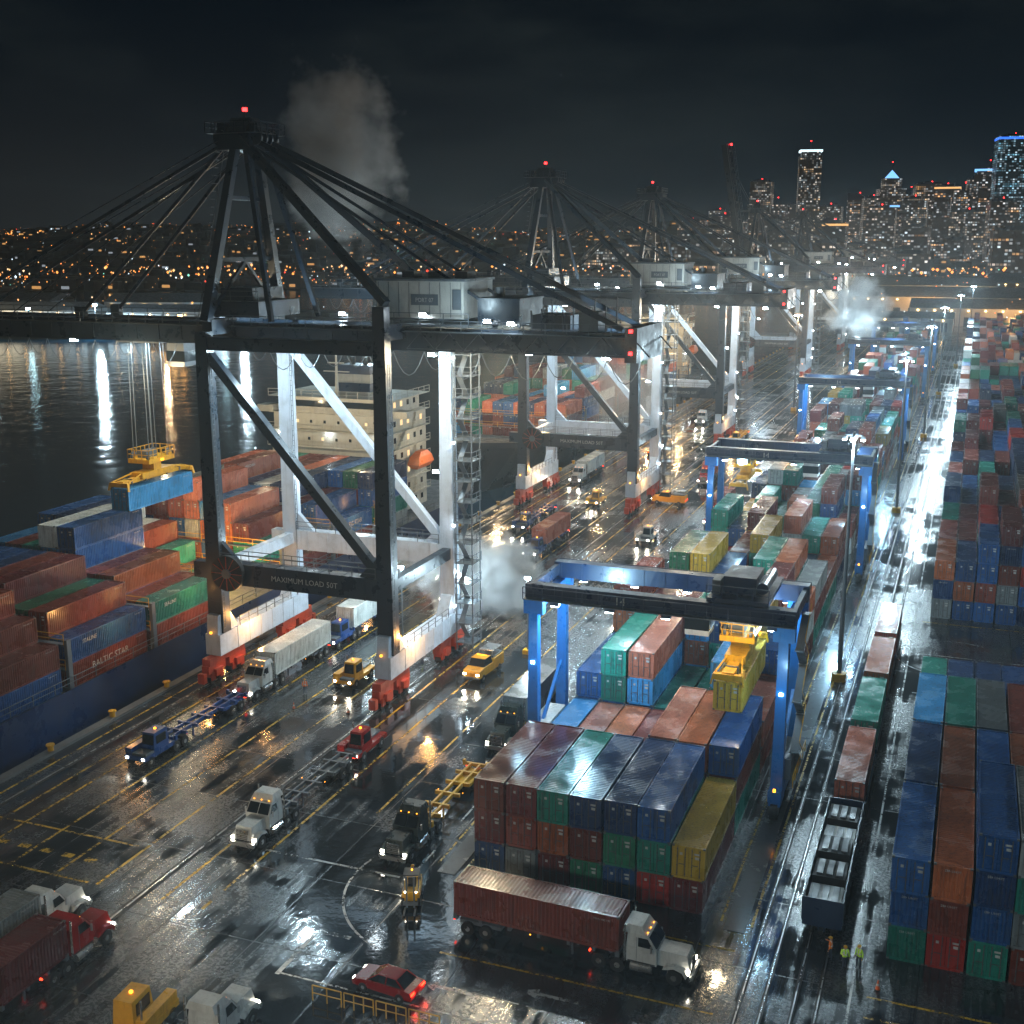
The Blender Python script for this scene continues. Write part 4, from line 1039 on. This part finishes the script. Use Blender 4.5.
for i in range(1500):
    a=rad(random.uniform(-62,22)); r=1340+random.random()**1.5*2200; x=r*math.sin(a);y=r*math.cos(a);z=hz(r,a); s=random.uniform(6,16)
    h.box(x-s,x+s,y-s*.6,y+s*.6,z-3,z+random.uniform(5,14),0)
    if random.random()<.5: h.box(x-s*.5,x+s*.3,y-s*.6-.2,y-s*.6,z+1,z+4,random.choice((1,1,2)))
h.obj('distant_houses',[M_hs,emis('house_window_warm',(1,.5,.16),.6),emis('house_window_cool',(.8,.9,1),.3)])

def tower_mat(name,thr,wx,hz_,tint,st,base=(.02,.024,.03)):
    m,nt,out=new_mat(name)
    tc=nd(nt,'ShaderNodeTexCoord').outputs['Object']; s=nd(nt,'ShaderNodeSeparateXYZ',{0:tc})
    oi=nd(nt,'ShaderNodeObjectInfo').outputs['Random']
    u=math_(nt,'DIVIDE',math_(nt,'ADD',s.outputs[0],math_(nt,'ADD',s.outputs[1],500)),wx); v=math_(nt,'DIVIDE',s.outputs[2],hz_)
    cv=nd(nt,'ShaderNodeCombineXYZ',{0:math_(nt,'FLOOR',u),1:math_(nt,'FLOOR',v),2:math_(nt,'MULTIPLY',oi,97)}).outputs[0]
    wn=nd(nt,'ShaderNodeTexWhiteNoise',{'Vector':cv},noise_dimensions='3D')
    cf=nd(nt,'ShaderNodeCombineXYZ',{0:math_(nt,'FLOOR',math_(nt,'DIVIDE',u,5)),1:math_(nt,'FLOOR',v),2:math_(nt,'MULTIPLY',oi,33)}).outputs[0]
    wf=nd(nt,'ShaderNodeTexWhiteNoise',{'Vector':cf},noise_dimensions='3D')
    lit=math_(nt,'MAXIMUM',math_(nt,'GREATER_THAN',wn.outputs[0],thr),math_(nt,'GREATER_THAN',wf.outputs[0],.88))
    fu=math_(nt,'FRACT',u);fv=math_(nt,'FRACT',v)
    msk=math_(nt,'MULTIPLY',math_(nt,'MULTIPLY',math_(nt,'GREATER_THAN',fu,.25),math_(nt,'GREATER_THAN',fv,.4)),lit)
    nz=nd(nt,'ShaderNodeSeparateXYZ',{0:nd(nt,'ShaderNodeNewGeometry').outputs['Normal']}).outputs[2]
    msk=math_(nt,'MULTIPLY',msk,math_(nt,'LESS_THAN',nz,.5))
    rc=nd(nt,'ShaderNodeSeparateColor',{0:wn.outputs[1]})
    col=mix(nt,math_(nt,'POWER',rc.outputs[0],2.5),tint,(.7,.88,1.0)); 
    stv=math_(nt,'MULTIPLY',math_(nt,'MULTIPLY',msk,math_(nt,'MULTIPLY_ADD',math_(nt,'POWER',rc.outputs[1],3),1.8,.2)),st)
    b=nd(nt,'ShaderNodeBsdfPrincipled',{'Base Color':(*base,1),'Roughness':.35,'Emission Color':col,'Emission Strength':math_(nt,'ADD',stv,.008)})
    nt.links.new(b.outputs[0],out.inputs[0]); m.cycles.emission_sampling='NONE'; return m
TM=[tower_mat('office_windows_warm',.70,4.2,4.0,(1,.52,.18),.7),tower_mat('office_windows_mixed',.62,3.6,3.8,(1,.64,.32),.6),tower_mat('office_windows_sparse',.82,5,4.2,(1,.5,.18),.7),tower_mat('office_windows_cool',.6,4,3.8,(.25,.7,.95),.6)]
E_crown=[emis('crown_light_blue',(.2,.5,1),1.6),emis('crown_light_white',(.7,.92,1),1.8),emis('crown_light_warm',(1,.55,.2),1.1),emis('crown_deep_blue',(.03,.15,1),1.8)]
def tower(x,y,h,w,d,mt,style=0,rot=0,crown=None,name='skyscraper'):
    b=MB(); hw,hd=w/2,d/2
    if style==0: b.box(-hw,hw,-hd,hd,0,h,0); b.box(-hw*.5,hw*.5,-hd*.5,hd*.5,h,h+5,1); b.box(-hw*.9,-hw*.5,-hd*.6,hd*.2,h,h+3,1)
    elif style==1:
        b.box(-hw,hw,-hd,hd,0,h*.7,0); b.box(-hw*.8,hw*.8,-hd*.8,hd*.8,h*.7,h*.88,0); b.box(-hw*.55,hw*.55,-hd*.55,hd*.55,h*.88,h,0)
        b.frus((-hw*.4,hw*.4,-hd*.4,hd*.4,h),(-.5,.5,-.5,.5,h+16),3); b.cyl((0,0,h+15),(0,0,h+32),.6,1,5)
    elif style==2:
        b.box(-hw,hw,-hd,hd,0,h,0); b.frus((-hw,hw,-hd,hd,h),(-hw,-hw*.2,-hd,hd,h+14),1)
    elif style==3:
        b.box(-hw,hw,-hd,hd,0,h-12,0); b.box(-hw*.85,hw*.85,-hd*.85,hd*.85,h-12,h,0); b.cyl((0,0,h),(0,0,h+14),.7,1,5)
        for k in range(6): b.box(-hw-.4+k*w/6,-hw+.4+k*w/6,-hd-.5,-hd,0,h-12,1)
    if crown is not None:
        b.box(-hw*1.01,hw*1.01,-hd*1.01,hd*1.01,h*(.7 if style==1 else 1)-5,h*(.7 if style==1 else 1)-1.5,3)
    if name=='skyscraper': b.cb(0,0,h+(32 if style==1 else 15 if style!=0 else 6),1.6,1.6,1.6,2)
    return b.obj(name,[mt,M_navy,E_red,E_crown[crown or 0]],(x,y,-2),rot)
for t in((-420,2516,165,42,40,1,0,0,None),(-388,2528,120,46,40,0,3,8,None),(-305,2346,214,40,38,1,3,12,1),(-333,2442,118,40,30,0,0,5,None),(-222,2056,78,38,34,2,0,0,2),(-243,2690,133,48,40,0,2,0,None),
          (-176,2609,172,64,56,1,1,15,0),(-113,2312,122,42,38,1,0,0,None),(-99,2638,160,66,46,0,0,10,None),(-66,2544,152,48,44,2,0,0,2),(-33,2449,140,46,42,0,3,5,None),(7,2465,180,52,46,2,3,0,0),
          (44,2372,228,60,50,3,0,8,3),(110,2400,150,50,50,1,3,0,None),(180,2500,190,50,46,0,1,0,1),(-150,2050,100,44,40,0,0,0,None),(-20,2150,95,60,40,1,0,0,None),(30,2100,110,44,40,0,0,10,None),(-360,2250,85,50,40,2,0,0,None),(-460,2350,95,46,40,0,0,0,None),
          (-200,2500,130,40,40,1,0,12,None),(-130,2480,135,38,36,0,3,4,None),(-15,2560,165,36,36,1,0,6,None),(-280,2500,115,44,36,1,0,0,None),(-520,2600,110,44,38,1,0,6,None),(-600,2700,92,60,38,0,0,0,None)):
    tower(t[0],t[1],t[2],t[3],t[4],TM[t[5]],t[6],t[7],t[8])
for i in range(150):
    D=random.uniform(1450,2700); a=rad(random.uniform(-17,14)); hh=random.uniform(18,66)*(1 if D<2000 else 1.45)
    if a<rad(-12): hh*=.7
    tower(D*math.sin(a),D*math.cos(a),hh,random.uniform(22,54),random.uniform(22,50),random.choice(TM[:3]),0,random.uniform(-20,20),None,'office_building')

# ---------------------------------------------------------------- steam and mist
def steam(loc,size,dens,seed,scale=.14,thr=.5,col=(.97,.98,1)):
    m,nt,out=new_mat('steam_volume')
    tc=nd(nt,'ShaderNodeTexCoord').outputs['Object']
    ln=nd(nt,'ShaderNodeVectorMath',{0:tc},operation='LENGTH').outputs['Value']
    sc=nd(nt,'ShaderNodeVectorMath',{0:tc,1:tuple(size)},operation='MULTIPLY').outputs[0]
    of=nd(nt,'ShaderNodeVectorMath',{0:sc,1:(seed*13.,seed*7.,seed)},operation='ADD').outputs[0]
    n=noise(nt,of,scale,4,.62)
    f=math_(nt,'SUBTRACT',n,math_(nt,'MULTIPLY_ADD',math_(nt,'POWER',ln,2.5),.35,thr-.12))
    d=math_(nt,'MULTIPLY',math_(nt,'MAXIMUM',f,0),dens*8)
    v=nd(nt,'ShaderNodeVolumePrincipled',{'Color':(*col,1),'Density':d,'Anisotropy':.1})
    nt.links.new(v.outputs[0],out.inputs['Volume'])
    me=bpy.data.meshes.new('steam')
    bm=bmesh.new(); bmesh.ops.create_icosphere(bm,subdivisions=3,radius=1); bm.to_mesh(me); bm.free()
    me.materials.append(m)
    o=inst('steam_cloud',me,loc); o.scale=size
steam((-56,134,6.8),(12,7,6.5),.45,1,.2,.40)
steam((-112,203,64),(15,11,24),.12,2,.09,.43)
steam((-38,436,26),(14,12,15),.14,3,.12,.44)
steam((-70,256,14),(13,12,12),.04,6,.1,.42)
def added_steam_light(x,y,p):  # invented tower with lamp, added to brighten the low steam
    b=MB(); b.cyl((0,0,0),(0,0,9.4),.09,0,8); b.box(-.4,.4,-.15,.15,9.2,9.5,0); b.box(-.35,.35,-.2,-.15,9.2,9.45,1); b.box(-.5,.5,-.5,.5,0,.5,2)
    o=b.obj('added_steam_light_tower',[M_grey,E_lamp,M_yellow],(x,y,0)); lamp('floodlight',(0,-.4,9.3),p,COOL,.3,parent=o)
added_steam_light(-46.5,127,6000); added_steam_light(-62.5,126,6000)
lamp('floodlight',(-36,422,20),30000,COOL,.4)  # lamp with no fixture, added to light the far steam cloud
mm,nt,out=new_mat('mist_volume')
v=nd(nt,'ShaderNodeVolumeScatter',{'Color':(.8,.93,1,1),'Density':.00028,'Anisotropy':.6}); nt.links.new(v.outputs[0],out.inputs['Volume'])
b=MB(); b.box(-160,70,-10,620,-4.5,58,0); b.obj('mist',[mm])

# ---------------------------------------------------------------- world & camera
wd=bpy.data.worlds.new('World'); scene.world=wd; wd.use_nodes=True
nt=wd.node_tree
for n in list(nt.nodes): nt.nodes.remove(n)
out=nt.nodes.new('ShaderNodeOutputWorld')
tc=nd(nt,'ShaderNodeTexCoord').outputs['Generated']
s=nd(nt,'ShaderNodeSeparateXYZ',{0:tc})
mp=nd(nt,'ShaderNodeMapping',{'Vector':tc,'Scale':(1,1,3.2)}).outputs[0]
cl=noise(nt,mp,2.4,6,.58)
c=mix(nt,ramp(nt,cl,(.42,.72,0,1)),(.0012,.0034,.0064),(.013,.018,.019))
lp=ramp(nt,s.outputs[2],(-.02,.20,1,0))
lx=ramp(nt,s.outputs[0],(-1,.1,1,.1))
glow=mix(nt,lx,(.004,.011,.018),(.011,.012,.013))
c=mix(nt,math_(nt,'MULTIPLY',lp,.7),c,glow)
sky=nd(nt,'ShaderNodeTexSky',sky_type='NISHITA',sun_disc=False,sun_elevation=rad(-7),sun_rotation=rad(200))
c2=mix(nt,.03,c,sky.outputs[0],'ADD')
bg=nd(nt,'ShaderNodeBackground',{'Color':c2,'Strength':1.0}); nt.links.new(bg.outputs[0],out.inputs[0])

cam=bpy.data.cameras.new('camera'); co=bpy.data.objects.new('camera',cam); COL.objects.link(co)
cam.sensor_width=36; cam.lens=36*1195/1024; cam.clip_start=1; cam.clip_end=12000
co.location=(0,0,48); co.rotation_euler=(rad(90-12.8),0,rad(20.9)); scene.camera=co
scene.view_settings.view_transform='Standard'; scene.view_settings.look='None'; scene.view_settings.exposure=0
